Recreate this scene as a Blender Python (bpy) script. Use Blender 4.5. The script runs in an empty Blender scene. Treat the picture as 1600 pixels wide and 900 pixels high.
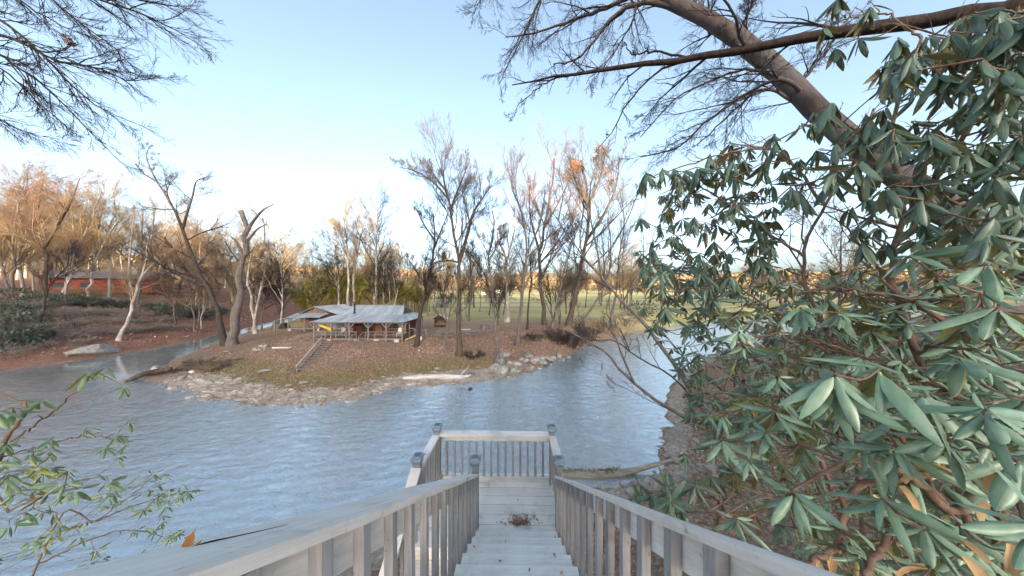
import bpy, math, random
import numpy as np
from mathutils import Matrix, Vector

# ------------------------------------------------------------------ camera, world, sun
S = bpy.context.scene
COL = S.collection
EYE = 9.0
F = 400.0                                   # focal length in photograph pixels (1600 wide)
cam = bpy.data.cameras.new('camera')
cam.sensor_width = 36.0
cam.lens = 36.0 * F / 1600.0
cam.clip_start = 0.05
cam.clip_end = 6000
cam_o = bpy.data.objects.new('camera', cam)
COL.objects.link(cam_o)
cam_o.location = (0, 0, EYE)
cam_o.rotation_euler = (math.pi / 2, 0, 0)
S.camera = cam_o

SUN_EL = math.radians(9)
SUN_AZ = math.radians(172)                  # clockwise from +Y: behind the camera
W = bpy.data.worlds.new('World')
S.world = W
W.use_nodes = True
wn = W.node_tree
sky = wn.nodes.new('ShaderNodeTexSky')
sky.sky_type = 'NISHITA'
sky.sun_disc = False
sky.sun_elevation = SUN_EL
sky.sun_rotation = SUN_AZ
sky.altitude = 300
sky.air_density = 0.7
sky.dust_density = 5.0
sky.ozone_density = 1.6
shs = wn.nodes.new('ShaderNodeHueSaturation')       # photograph's white balance: a paler, greyer blue
shs.inputs['Saturation'].default_value = 0.76
shs.inputs['Hue'].default_value = 0.486
wn.links.new(sky.outputs[0], shs.inputs['Color'])
wn.links.new(shs.outputs[0], wn.nodes['Background'].inputs[0])
wn.nodes['Background'].inputs[1].default_value = 0.15
sl = bpy.data.lights.new('sun', 'SUN')
sl.energy = 3.4
sl.angle = math.radians(0.5)
sl.color = (1.0, 0.85, 0.58)
so = bpy.data.objects.new('sun', sl)
COL.objects.link(so)
tosun = Vector((math.sin(SUN_AZ) * math.cos(SUN_EL), math.cos(SUN_AZ) * math.cos(SUN_EL), math.sin(SUN_EL)))
so.rotation_euler = tosun.to_track_quat('Z', 'Y').to_euler()
so.location = (0, -60, 80)
S.view_settings.view_transform = 'Standard'
S.view_settings.look = 'None'
S.view_settings.exposure = 2.32
S.view_settings.gamma = 1.0

rng = np.random.default_rng(7)
random.seed(7)


def P(u, v, Y):
    """world point seen at photograph pixel (u, v), Y metres in front of the camera"""
    return np.array([(u - 800.0) / F * Y, Y, EYE - (v - 450.0) / F * Y])


# ------------------------------------------------------------------ materials
def nmat(name):
    m = bpy.data.materials.new(name)
    m.use_nodes = True
    nt = m.node_tree
    return m, nt, nt.nodes['Principled BSDF']


def N(nt, t, **kw):
    n = nt.nodes.new(t)
    for k, v in kw.items():
        if hasattr(n, k):
            setattr(n, k, v)
        else:
            n.inputs[k.replace('_', ' ')].default_value = v
    return n


def ramp(nt, fac, stops):
    r = nt.nodes.new('ShaderNodeValToRGB')
    e = r.color_ramp.elements
    while len(e) < len(stops):
        e.new(0.5)
    for i, (p, c) in enumerate(stops):
        e[i].position = p
        e[i].color = (c[0], c[1], c[2], 1)
    nt.links.new(fac, r.inputs[0])
    return r.outputs[0]


def mixc(nt, fac, a, b, mode='MIX'):
    n = nt.nodes.new('ShaderNodeMix')
    n.data_type = 'RGBA'
    n.blend_type = mode
    for s, i in ((fac, 0), (a, 6), (b, 7)):
        if hasattr(s, 'links'):
            nt.links.new(s, n.inputs[i])
        elif i == 0:
            n.inputs[0].default_value = s
        else:
            n.inputs[i].default_value = (s[0], s[1], s[2], 1)
    return n.outputs[2]


def coords(nt, scale=(1, 1, 1), kind='Object'):
    tc = nt.nodes.new('ShaderNodeTexCoord')
    mp = nt.nodes.new('ShaderNodeMapping')
    mp.inputs['Scale'].default_value = scale
    nt.links.new(tc.outputs[kind], mp.inputs[0])
    return mp.outputs[0]


def noise(nt, vec, scale, detail=4, rough=0.55, dist=0.0):
    n = N(nt, 'ShaderNodeTexNoise')
    n.inputs['Scale'].default_value = scale
    n.inputs['Detail'].default_value = detail
    n.inputs['Roughness'].default_value = rough
    n.inputs['Distortion'].default_value = dist
    if vec is not None:
        nt.links.new(vec, n.inputs['Vector'])
    return n.outputs['Fac']


def bump(nt, b, h, strength=0.4, dist=0.02):
    n = nt.nodes.new('ShaderNodeBump')
    n.inputs['Strength'].default_value = strength
    n.inputs['Distance'].default_value = dist
    nt.links.new(h, n.inputs['Height'])
    nt.links.new(n.outputs[0], b.inputs['Normal'])
    return n


def simple(name, c1, c2, scale=6, stretch=(1, 1, 1), rough=0.8, bstr=0.3, bdist=0.01, rand=0.0, metal=0.0, spec=0.3):
    m, nt, b = nmat(name)
    vec = coords(nt, stretch)
    f = noise(nt, vec, scale, 6)
    c = ramp(nt, f, [(0.3, c1), (0.7, c2)])
    if rand:
        oi = nt.nodes.new('ShaderNodeObjectInfo')
        hs = nt.nodes.new('ShaderNodeHueSaturation')
        mr = N(nt, 'ShaderNodeMapRange')
        mr.inputs[3].default_value = 1 - rand
        mr.inputs[4].default_value = 1 + rand
        nt.links.new(oi.outputs['Random'], mr.inputs[0])
        nt.links.new(mr.outputs[0], hs.inputs['Value'])
        nt.links.new(c, hs.inputs['Color'])
        c = hs.outputs[0]
    nt.links.new(c, b.inputs['Base Color'])
    b.inputs['Roughness'].default_value = rough
    b.inputs['Metallic'].default_value = metal
    b.inputs['Specular IOR Level'].default_value = spec
    bump(nt, b, f, bstr, bdist)
    return m


def bark(name, c1, c2, scale=5.0, patch=None):
    m, nt, b = nmat(name)
    vec = coords(nt, (1, 1, 0.25))
    f = noise(nt, vec, scale, 8, 0.65)
    f2 = noise(nt, coords(nt, (1, 1, 0.6)), 1.1, 3)
    c = ramp(nt, f, [(0.3, c1), (0.7, c2)])
    if patch:
        pf = ramp(nt, f2, [(0.48, (0, 0, 0)), (0.6, (1, 1, 1))])
        c = mixc(nt, pf, c, patch)
    nt.links.new(c, b.inputs['Base Color'])
    b.inputs['Roughness'].default_value = 0.9
    b.inputs['Specular IOR Level'].default_value = 0.15
    bump(nt, b, f, 0.7, 0.03)
    return m


def painted_wood(name, c1, c2, axis, rand=0.1, tilt=0.0):
    """weathered paint: grain along one axis, knots, worn patches"""
    m, nt, b = nmat(name)
    st = [14, 14, 14]
    st[axis] = 0.9
    gv = coords(nt, st)
    if tilt:                                          # boards that run down the slope: turn the grain with them
        tc = nt.nodes.new('ShaderNodeTexCoord')
        vr = nt.nodes.new('ShaderNodeVectorRotate')
        vr.rotation_type = 'X_AXIS'
        vr.inputs['Angle'].default_value = tilt
        nt.links.new(tc.outputs['Object'], vr.inputs['Vector'])
        nt.links.new(vr.outputs[0], gv.node.inputs[0])
    g = noise(nt, gv, 3.0, 6, 0.6, 0.4)
    w = noise(nt, coords(nt, (1, 1, 1)), 3.5, 5, 0.6)
    sp = noise(nt, coords(nt, (1, 1, 1)), 38.0, 2, 0.5)
    oi = nt.nodes.new('ShaderNodeObjectInfo')
    c = ramp(nt, g, [(0.25, c1), (0.62, c2)])
    wm = ramp(nt, w, [(0.28, (0.66, 0.64, 0.61)), (0.42, (0.95, 0.945, 0.93)), (0.6, (1.05, 1.05, 1.05))])
    c = mixc(nt, 1.0, c, wm, 'MULTIPLY')
    sm = ramp(nt, sp, [(0.24, (0.55, 0.5, 0.45)), (0.33, (1, 1, 1))])
    c = mixc(nt, 0.7, c, sm, 'MULTIPLY')
    hs = nt.nodes.new('ShaderNodeHueSaturation')
    mr = N(nt, 'ShaderNodeMapRange')
    mr.inputs[3].default_value = 1 - rand
    mr.inputs[4].default_value = 1 + rand
    nt.links.new(oi.outputs['Random'], mr.inputs[0])
    nt.links.new(mr.outputs[0], hs.inputs['Value'])
    nt.links.new(c, hs.inputs['Color'])
    nt.links.new(hs.outputs[0], b.inputs['Base Color'])
    b.inputs['Roughness'].default_value = 0.75
    b.inputs['Specular IOR Level'].default_value = 0.3
    bump(nt, b, g, 0.5, 0.006)
    return m


def leafmat(name, top, top2, under, rough=0.38, trans=0.2, tcol=(0.35, 0.3, 0.05)):
    m, nt, b = nmat(name)
    f = noise(nt, coords(nt, (1, 1, 1)), 3.0, 3)
    oi = nt.nodes.new('ShaderNodeObjectInfo')
    c = ramp(nt, f, [(0.35, top), (0.65, top2)])
    geo = nt.nodes.new('ShaderNodeNewGeometry')
    ri = N(nt, 'ShaderNodeMapRange')
    ri.inputs[3].default_value = 0.62
    ri.inputs[4].default_value = 1.4
    nt.links.new(geo.outputs['Random Per Island'], ri.inputs[0])
    hs = nt.nodes.new('ShaderNodeHueSaturation')
    nt.links.new(ri.outputs[0], hs.inputs['Value'])
    nt.links.new(c, hs.inputs['Color'])
    vein = nt.nodes.new('ShaderNodeAttribute')
    vein.attribute_name = 'vein'
    vm = ramp(nt, vein.outputs['Fac'], [(0.92, (0, 0, 0)), (0.985, (1, 1, 1))])
    pale = mixc(nt, 0.35, top2, (0.45, 0.48, 0.25))
    topc = mixc(nt, vm, hs.outputs[0], pale)
    c = mixc(nt, geo.outputs['Backfacing'], topc, under)
    nt.links.new(c, b.inputs['Base Color'])
    b.inputs['Roughness'].default_value = rough
    b.inputs['Specular IOR Level'].default_value = 0.55
    if trans:
        tr = nt.nodes.new('ShaderNodeBsdfTranslucent')
        tr.inputs[0].default_value = (*tcol, 1)
        mx = nt.nodes.new('ShaderNodeMixShader')
        mx.inputs[0].default_value = trans
        nt.links.new(b.outputs[0], mx.inputs[1])
        nt.links.new(tr.outputs[0], mx.inputs[2])
        nt.links.new(mx.outputs[0], nt.nodes['Material Output'].inputs[0])
    return m


M = {}
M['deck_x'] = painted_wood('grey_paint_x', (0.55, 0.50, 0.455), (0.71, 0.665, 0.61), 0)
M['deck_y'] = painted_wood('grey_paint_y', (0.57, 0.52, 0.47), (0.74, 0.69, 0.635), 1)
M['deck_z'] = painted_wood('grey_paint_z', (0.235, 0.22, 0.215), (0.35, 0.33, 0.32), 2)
M['deck_slope'] = painted_wood('grey_paint_slope', (0.57, 0.52, 0.47), (0.74, 0.69, 0.635), 1, 0.1, math.atan(0.675))
M['tread'] = painted_wood('tread_paint', (0.67, 0.63, 0.575), (0.80, 0.77, 0.715), 0, 0.06)
M['bark_dark'] = bark('bark_dark', (0.03, 0.024, 0.02), (0.10, 0.078, 0.063))
M['bark_brown'] = bark('bark_brown', (0.05, 0.037, 0.028), (0.15, 0.115, 0.088))
M['bark_grey'] = bark('bark_grey', (0.085, 0.07, 0.06), (0.22, 0.185, 0.16))
M['bark_pale'] = bark('bark_pale', (0.22, 0.18, 0.14), (0.42, 0.37, 0.31), 4, (0.5, 0.46, 0.4))
M['beech'] = bark('bark_beech', (0.075, 0.056, 0.05), (0.19, 0.15, 0.135), 6.0, (0.15, 0.13, 0.12))
M['bark_limb'] = bark('bark_limb', (0.022, 0.017, 0.015), (0.08, 0.058, 0.048), 9.0)
M['twig_dark'] = simple('twig_dark', (0.025, 0.02, 0.019), (0.065, 0.05, 0.045), 3, rough=0.9, bstr=0)
M['twig_brown'] = simple('twig_brown', (0.09, 0.068, 0.052), (0.17, 0.135, 0.105), 3, rough=0.9, bstr=0)
M['twig_grey'] = simple('twig_grey', (0.17, 0.14, 0.12), (0.34, 0.285, 0.24), 2, rough=0.9, bstr=0)
M['twig_gold'] = simple('twig_gold', (0.20, 0.135, 0.075), (0.36, 0.26, 0.15), 2, rough=0.9, bstr=0)
M['twig_red'] = simple('twig_red', (0.14, 0.085, 0.06), (0.26, 0.165, 0.115), 2, rough=0.9, bstr=0)
M['stem'] = simple('rhododendron_stem', (0.13, 0.075, 0.05), (0.27, 0.18, 0.125), 14, rough=0.85, bstr=0.4, bdist=0.004)
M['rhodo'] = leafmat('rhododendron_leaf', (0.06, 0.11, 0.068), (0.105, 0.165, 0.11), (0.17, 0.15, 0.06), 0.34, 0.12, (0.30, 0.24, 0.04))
M['rhodo_near'] = leafmat('rhododendron_leaf_near', (0.15, 0.25, 0.155), (0.26, 0.36, 0.24), (0.26, 0.24, 0.09), 0.30, 0.12, (0.30, 0.30, 0.06))  # paler copy of the leaf, with sky sheen put into its colour
M['rhodo_dry'] = leafmat('withered_leaf', (0.50, 0.30, 0.13), (0.62, 0.42, 0.22), (0.55, 0.38, 0.2), 0.7, 0.2, (0.6, 0.35, 0.12))
M['rhodo_left'] = leafmat('sprig_leaf', (0.11, 0.19, 0.10), (0.23, 0.31, 0.15), (0.28, 0.29, 0.07), 0.38, 0.2, (0.4, 0.4, 0.05))
M['litter_leaf'] = leafmat('litter_leaf', (0.24, 0.12, 0.075), (0.46, 0.30, 0.20), (0.40, 0.28, 0.2), 0.8, 0)
M['orange_leaf'] = leafmat('orange_leaf', (0.55, 0.20, 0.04), (0.72, 0.32, 0.08), (0.6, 0.27, 0.07), 0.7, 0.4, (0.8, 0.32, 0.06))
M['far_leaf'] = leafmat('far_leaf', (0.19, 0.125, 0.07), (0.32, 0.23, 0.13), (0.26, 0.18, 0.10), 0.9, 0)
M['bamboo'] = leafmat('bamboo_leaf', (0.27, 0.24, 0.045), (0.44, 0.38, 0.08), (0.36, 0.31, 0.07), 0.7, 0.2, (0.4, 0.35, 0.05))
M['bush'] = leafmat('bush_leaf', (0.035, 0.06, 0.04), (0.075, 0.11, 0.075), (0.08, 0.09, 0.05), 0.45, 0)
M['culm'] = simple('bamboo_culm', (0.22, 0.15, 0.05), (0.36, 0.28, 0.09), 4, rough=0.6)
M['rock'] = simple('rock', (0.20, 0.18, 0.15), (0.42, 0.39, 0.34), 2.5, rough=0.9, bstr=0.8, bdist=0.05, rand=0.25)
M['pebble'] = simple('pebble', (0.17, 0.135, 0.105), (0.50, 0.43, 0.36), 0.9, rough=0.9)
M['drift'] = simple('driftwood', (0.42, 0.38, 0.34), (0.68, 0.64, 0.58), 4, (0.3, 2, 2), rough=0.9, bstr=0.6, bdist=0.02)
M['grey_wood'] = simple('grey_wood', (0.14, 0.12, 0.105), (0.30, 0.265, 0.235), 6, (3, 3, 0.6), rough=0.9, bstr=0.4)
M['red_wood'] = simple('red_brown_board', (0.08, 0.03, 0.021), (0.18, 0.07, 0.047), 3, (4, 4, 0.5), rough=0.85, bstr=0.3)
M['brown_wood'] = simple('brown_board', (0.12, 0.075, 0.05), (0.25, 0.16, 0.11), 3, (4, 4, 0.5), rough=0.85)
M['tan_wood'] = simple('tan_plank', (0.32, 0.22, 0.12), (0.48, 0.35, 0.21), 3, (1, 4, 4), rough=0.85)
M['red_log'] = simple('red_log', (0.20, 0.055, 0.038), (0.31, 0.105, 0.068), 2, (0.5, 1, 3), rough=0.8)
M['roof'] = simple('metal_roof', (0.25, 0.275, 0.30), (0.46, 0.485, 0.51), 1.6, (1, 0.3, 0.3), rough=0.45, bstr=0.1, rand=0.10, metal=0.15, spec=0.5)
M['roof_dark'] = simple('shingle_roof', (0.16, 0.13, 0.12), (0.27, 0.23, 0.22), 2, rough=0.85)
M['black'] = simple('black_metal', (0.015, 0.015, 0.016), (0.03, 0.03, 0.03), 3, rough=0.5)
M['yellow'] = simple('yellow_cloth', (0.75, 0.52, 0.03), (0.85, 0.63, 0.06), 3, rough=0.8)
M['white'] = simple('white_paint', (0.68, 0.67, 0.65), (0.8, 0.79, 0.77), 3, rough=0.6)
M['concrete'] = simple('concrete', (0.36, 0.35, 0.33), (0.52, 0.50, 0.47), 5, rough=0.9)
M['cloth_grey'] = simple('grey_cloth', (0.22, 0.2, 0.2), (0.5, 0.48, 0.47), 5, rough=0.9)
M['green_plastic'] = simple('green_bin', (0.02, 0.06, 0.055), (0.03, 0.09, 0.08), 3, rough=0.5)
M['log_tan'] = simple('barkless_log', (0.24, 0.19, 0.13), (0.46, 0.40, 0.31), 4, (0.4, 2, 2), rough=0.9, bstr=0.7, bdist=0.03)
M['mossleaf'] = leafmat('moss', (0.07, 0.085, 0.02), (0.16, 0.16, 0.05), (0.1, 0.11, 0.03), 0.95, 0)
M['moss'] = simple('mossy_bark', (0.13, 0.12, 0.035), (0.30, 0.25, 0.11), 5, rough=0.95, bstr=0.8, bdist=0.03)
M['panel'] = simple('solar_glass', (0.035, 0.06, 0.09), (0.06, 0.09, 0.13), 30, rough=0.12, bstr=0, spec=0.8)
M['cap_frame'] = simple('cap_frame', (0.12, 0.16, 0.19), (0.18, 0.23, 0.27), 8, rough=0.3, bstr=0, spec=0.6)
M['led'] = simple('frosted_lens', (0.65, 0.68, 0.7), (0.75, 0.77, 0.78), 8, rough=0.3, bstr=0)
M['window'] = simple('window_glass', (0.03, 0.035, 0.04), (0.06, 0.07, 0.08), 2, rough=0.1, bstr=0, spec=0.8)


# ------------------------------------------------------------------ mesh helpers
class MB:
    """collects quads and triangles (numpy) for one mesh"""
    def __init__(self):
        self.v, self.q, self.t, self.n, self.mq, self.mt = [], [], [], 0, [], []

    def add(self, v, q=None, t=None, mi=0):
        v = np.asarray(v, float).reshape(-1, 3)
        self.v.append(v)
        if q is not None and len(q):
            q = np.asarray(q, int).reshape(-1, 4)
            self.q.append(q + self.n)
            self.mq.append(np.full(len(q), mi))
        if t is not None and len(t):
            t = np.asarray(t, int).reshape(-1, 3)
            self.t.append(t + self.n)
            self.mt.append(np.full(len(t), mi))
        self.n += len(v)
        return self

    BQ = np.array([[0, 3, 2, 1], [4, 5, 6, 7], [0, 1, 5, 4], [1, 2, 6, 5], [2, 3, 7, 6], [3, 0, 4, 7]])

    def box(self, a, b, mi=0):
        x0, y0, z0 = a
        x1, y1, z1 = b
        v = [(x0, y0, z0), (x1, y0, z0), (x1, y1, z0), (x0, y1, z0), (x0, y0, z1), (x1, y0, z1), (x1, y1, z1), (x0, y1, z1)]
        return self.add(v, self.BQ, None, mi)

    def hexa(self, v, mi=0):
        return self.add(v, self.BQ, None, mi)

    def beam(self, p, q, w, h, mi=0, up=(0, 0, 1)):
        """rectangular bar from p to q, w across, h tall"""
        p, q = np.array(p, float), np.array(q, float)
        d = q - p
        d /= np.linalg.norm(d)
        s = np.cross(d, up)
        if np.linalg.norm(s) < 1e-4:
            s = np.array([1.0, 0, 0])
        s /= np.linalg.norm(s)
        t = np.cross(s, d)
        s, t = s * w / 2, t * h / 2
        return self.add([p - s - t, p + s - t, q + s - t, q - s - t, p - s + t, p + s + t, q + s + t, q - s + t], self.BQ, None, mi)

    def tube(self, pts, rad, k=8, mi=0, cap=True):
        pts = np.asarray(pts, float)
        rad = np.broadcast_to(np.asarray(rad, float), (len(pts),))
        v, q = tubes(pts[None], rad[None], k)
        self.add(v, q, None, mi)
        if cap:
            for i0, order in ((0, 1), (len(pts) - 1, -1)):
                ring = v[i0 * k:(i0 + 1) * k]
                vv = np.vstack([ring, ring.mean(0)])
                tt = [[(j + 1) % k, j, k][::order] for j in range(k)]
                self.add(vv, None, tt, mi)
        return self

    def mesh(self, name, mats, smooth=False):
        me = bpy.data.meshes.new(name)
        v = np.vstack(self.v)
        q = np.vstack(self.q) if self.q else np.zeros((0, 4), int)
        t = np.vstack(self.t) if self.t else np.zeros((0, 3), int)
        me.vertices.add(len(v))
        me.vertices.foreach_set('co', v.astype(np.float32).ravel())
        loops = np.concatenate([q.ravel(), t.ravel()]).astype(np.int32)
        me.loops.add(len(loops))
        me.loops.foreach_set('vertex_index', loops)
        nq, nt_ = len(q), len(t)
        me.polygons.add(nq + nt_)
        st = np.concatenate([np.arange(nq) * 4, nq * 4 + np.arange(nt_) * 3]).astype(np.int32)
        me.polygons.foreach_set('loop_start', st)
        mi = np.concatenate([*(self.mq or [np.zeros(0)]), *(self.mt or [np.zeros(0)])]).astype(np.int32)
        me.polygons.foreach_set('material_index', mi)
        me.polygons.foreach_set('use_smooth', np.full(nq + nt_, smooth))
        for m in (mats if isinstance(mats, (list, tuple)) else [mats]):
            me.materials.append(m)
        me.update(calc_edges=True)
        me.validate()
        return me

    def obj(self, name, mats, parent=None, smooth=False):
        return link(name, self.mesh(name, mats, smooth), parent)


def link(name, me, parent=None, loc=None):
    o = bpy.data.objects.new(name, me)
    COL.objects.link(o)
    if parent is not None:
        o.parent = parent
    if loc is not None:
        o.location = loc
    return o


def thing(name, label, cat, loc=(0, 0, 0), group=None, rz=0.0):
    o = link(name, None, None, tuple(float(c) for c in loc))
    o.rotation_euler = (0, 0, rz)
    return tag(o, label, cat, group)


def tag(o, label, cat, group=None, kind=None):
    o['label'] = label
    o['category'] = cat
    if group:
        o['group'] = group
    if kind:
        o['kind'] = kind
    return o


def stuff(o):
    o['kind'] = 'stuff'               # past the limit of single pieces, or nobody could count it
    return o


def tubes(Pt, R, k):
    """Pt (B,n,3), R (B,n) -> verts, quads for B tubes"""
    B, n, _ = Pt.shape
    T = np.gradient(Pt, axis=1)
    T /= np.linalg.norm(T, axis=2, keepdims=True) + 1e-9
    mean = Pt[:, -1] - Pt[:, 0]
    mean /= np.linalg.norm(mean, axis=1, keepdims=True) + 1e-9
    ref = np.where(np.abs(mean[:, 2:3]) < 0.7, np.array([[0, 0, 1.0]]), np.array([[1.0, 0.15, 0]]))
    s = np.cross(T, ref[:, None, :])
    s /= np.linalg.norm(s, axis=2, keepdims=True) + 1e-9
    t = np.cross(s, T)
    a = np.arange(k) * 2 * np.pi / k
    ring = s[:, :, None, :] * np.cos(a)[None, None, :, None] + t[:, :, None, :] * np.sin(a)[None, None, :, None]
    v = Pt[:, :, None, :] + ring * R[:, :, None, None]
    b = (np.arange(B) * n * k)[:, None, None]
    i = (np.arange(n - 1) * k)[None, :, None]
    j = np.arange(k)[None, None, :]
    j2 = (j + 1) % k
    q = np.stack([b + i + j, b + i + k + j, b + i + k + j2, b + i + j2], -1)[..., ::-1]
    return v.reshape(-1, 3), q.reshape(-1, 4)


def resample(pts, n):
    """smooth Catmull-Rom through pts, n samples"""
    p = np.asarray(pts, float)
    if len(p) == 2:
        return p[0] + (p[1] - p[0]) * np.linspace(0, 1, n)[:, None]
    e = np.vstack([2 * p[0] - p[1], p, 2 * p[-1] - p[-2]])
    out = []
    for s in np.linspace(0, len(p) - 1 - 1e-6, n):
        i = int(s)
        f = s - i
        a, b, c, d = e[i], e[i + 1], e[i + 2], e[i + 3]
        out.append(0.5 * ((2 * b) + (-a + c) * f + (2 * a - 5 * b + 4 * c - d) * f * f + (-a + 3 * b - 3 * c + d) * f ** 3))
    return np.array(out)


# ------------------------------------------------------------------ terrain
NEAR = [(400, 140), (140, 78), (60, 52), (30, 37), (20, 29), (13.5, 22), (10.3, 17.1), (8.5, 14.4), (7.4, 12.6), (4.5, 11.6),
        (0, 10.5), (-5, 9), (-13, 6.2), (-22, 4.5), (-40, 1), (-80, -6), (-160, -16)]
WEST = [(-160, 10), (-80, 20), (-58, 25.5), (-54.5, 30.5), (-53.6, 36), (-54.8, 43.5), (-57.8, 51), (-64.5, 70), (-78, 120), (-95, 200)]
PEN = [(-89, 200), (-73, 120), (-60.5, 70), (-53.5, 51), (-50, 44.5), (-45.5, 37), (-41, 30), (-36, 25), (-29, 22.9), (-24.6, 20.9), (-19.8, 19.8),
       (-14.8, 19.8), (-12.6, 20.9), (-10.5, 23.2), (-7.2, 24), (-3.7, 24.5), (0, 26), (3.75, 30), (7.9, 35.3), (13.8, 42.4), (21.9, 50),
       (33, 58), (60, 72), (140, 100), (400, 170)]
SEGS = np.array([(*a, *b) for pl in (NEAR, WEST, PEN) for a, b in zip(pl[:-1], pl[1:])])
RING = np.array(NEAR + WEST + PEN)
MIDX = [-160, -80, -57, -36, -20, -5, 4, 9, 14, 20, 30, 60, 140, 400]
MIDY = [-4, 8, 15, 15.5, 13, 15, 18, 22, 30, 38, 46, 62, 88, 155]
TRY = [20, 30, 38, 45, 51, 70, 120, 200, 900]
TRX = [-48, -49, -51.5, -54, -56.5, -63, -75, -92, -240]


def sm(a, b, x):
    t = np.clip((x - a) / (b - a), 0, 1)
    return t * t * (3 - 2 * t)


_ph = np.random.default_rng(3).uniform(0, 6.28, (24, 3))


def fnoise(x, y, sc, o=0):
    r = 0
    for i in range(5):
        a = _ph[(i + o) % 24, 0]
        k = 1.0 / sc * (1.0 + 0.37 * i)
        r = r + np.sin((x * np.cos(a) + y * np.sin(a)) * k * 6.28 + _ph[(i + o) % 24, 1]) * np.cos((y * np.cos(a * 1.7) - x * np.sin(a * 1.7)) * k * 4.1 + _ph[(i + o) % 24, 2])
    return r / 3.0


def sdist(x, y):
    """distance to the shore, positive on land"""
    x, y = np.atleast_1d(x).astype(float), np.atleast_1d(y).astype(float)
    best = np.full(x.shape, 1e9)
    for ax, ay, bx, by in SEGS:
        dx, dy = bx - ax, by - ay
        t = np.clip(((x - ax) * dx + (y - ay) * dy) / (dx * dx + dy * dy), 0, 1)
        best = np.minimum(best, (x - ax - t * dx) ** 2 + (y - ay - t * dy) ** 2)
    ins = np.zeros(x.shape, bool)
    n = len(RING)
    for i in range(n):
        (ax, ay), (bx, by) = RING[i], RING[(i + 1) % n]
        c = (ay > y) != (by > y)
        with np.errstate(divide='ignore', invalid='ignore'):
            xi = (bx - ax) * (y - ay) / (by - ay) + ax
        ins ^= c & (x < xi)
    d = np.sqrt(best)
    return np.where(ins, -d, d)


def zones(x, y):
    x, y = np.atleast_1d(x).astype(float), np.atleast_1d(y).astype(float)
    near = y < np.interp(x, MIDX, MIDY)
    west = (~near) & (x < np.interp(y, TRY, TRX))
    return near, west, ~(near | west)


def terrain(x, y):
    x, y = np.atleast_1d(x).astype(float), np.atleast_1d(y).astype(float)
    d0 = sdist(x, y)
    d = d0 + 0.45 * fnoise(x, y, 5.0) * sm(60, 0, np.abs(d0))
    near, west, pen = zones(x, y)
    p = np.maximum(d, 0)
    front = 0.12 * np.minimum(p, 3.2) + 0.33 * np.clip(p - 3.2, 0, 6.7)
    side = 0.85 * np.minimum(p, 1.0) + 0.62 * np.clip(p - 1.0, 0, 2.8)
    tip = 0.11 * np.minimum(p, 3) + 0.14 * np.clip(p - 3, 0, 16.2)
    wr = sm(-1, 5, x)
    wt = sm(-26, -34, x)
    zp = front * (1 - wr) * (1 - wt) + side * wr + tip * wt
    zp = np.minimum(zp, 2.6) + 0.10 * fnoise(x, y, 9.0, 3) * sm(1, 6, p)
    r = np.hypot(x, y)
    zp = zp + sm(330, 720, r) * (24 + 9 * fnoise(x, y, 420.0, 5)) + sm(700, 1500, r) * (45 + 26 * fnoise(x, y, 900.0, 8))
    zw = 0.30 * np.minimum(p, 1.2) + 0.25 * np.clip(p - 1.2, 0, 26) + 0.12 * np.clip(p - 27, 0, 90) + 0.18 * fnoise(x, y, 7.0, 2) * sm(0.5, 5, p)
    zw = zw + sm(120, 400, p) * 22
    zn = 0.1 + 0.25 * np.minimum(p, 9) + 0.62 * np.clip(p - 9, 0, 8) + 0.217 * np.clip(p - 19, 0, 385)  # last term: unseen ridge behind the camera, shaped to shade the foreground
    zn = zn + 2.4 * sm(1.6, 3.6, x) * sm(7.0, 3.0, y) * sm(-8, 0, y)
    zn = zn + 1.5 * fnoise(x, y, 45.0, 4) * sm(40, 120, p) + 0.10 * fnoise(x, y, 2.5, 1) * sm(1, 3, p)
    # the bank on the right of the river stays low, so the low sky shows behind the shrubs
    far_r = sm(14, 60, x) * sm(-60, 20, y)
    zn = zn * (1 - far_r) + far_r * np.minimum(zn, 5.0 + 0.05 * p)
    zl = np.where(near, zn, np.where(west, zw, zp))
    zb = -np.minimum(0.16 * np.maximum(-d, 0), 0.75) + 0.05 * fnoise(x, y, 1.7, 6) * sm(0, 2, -d)
    return np.where(d > 0, zl, zb)


def hz(x, y):
    return float(terrain(x, y)[0])


def G(u, v, y0=2.0, y1=900.0):
    """where the view ray through pixel (u, v) meets the ground"""
    ys = np.concatenate([np.arange(y0, 60, 0.1), np.geomspace(60, y1, 500)])
    x = (u - 800) / F * ys
    z = EYE - (v - 450) / F * ys
    below = z < np.maximum(terrain(x, ys), -0.0)
    i = int(np.argmax(below)) if below.any() else len(ys) - 1
    return np.array([x[i], ys[i], hz(x[i], ys[i])])


def axis(lo, hi, step, far_lo, far_hi, g=1.07):
    a = list(np.arange(lo, hi + 1e-6, step))
    s = step
    while a[-1] < far_hi:
        s = min(s * g, 60)
        a.append(a[-1] + s)
    s = step
    while a[0] > far_lo:
        s = min(s * g, 60)
        a.insert(0, a[0] - s)
    return np.array(a)


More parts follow.
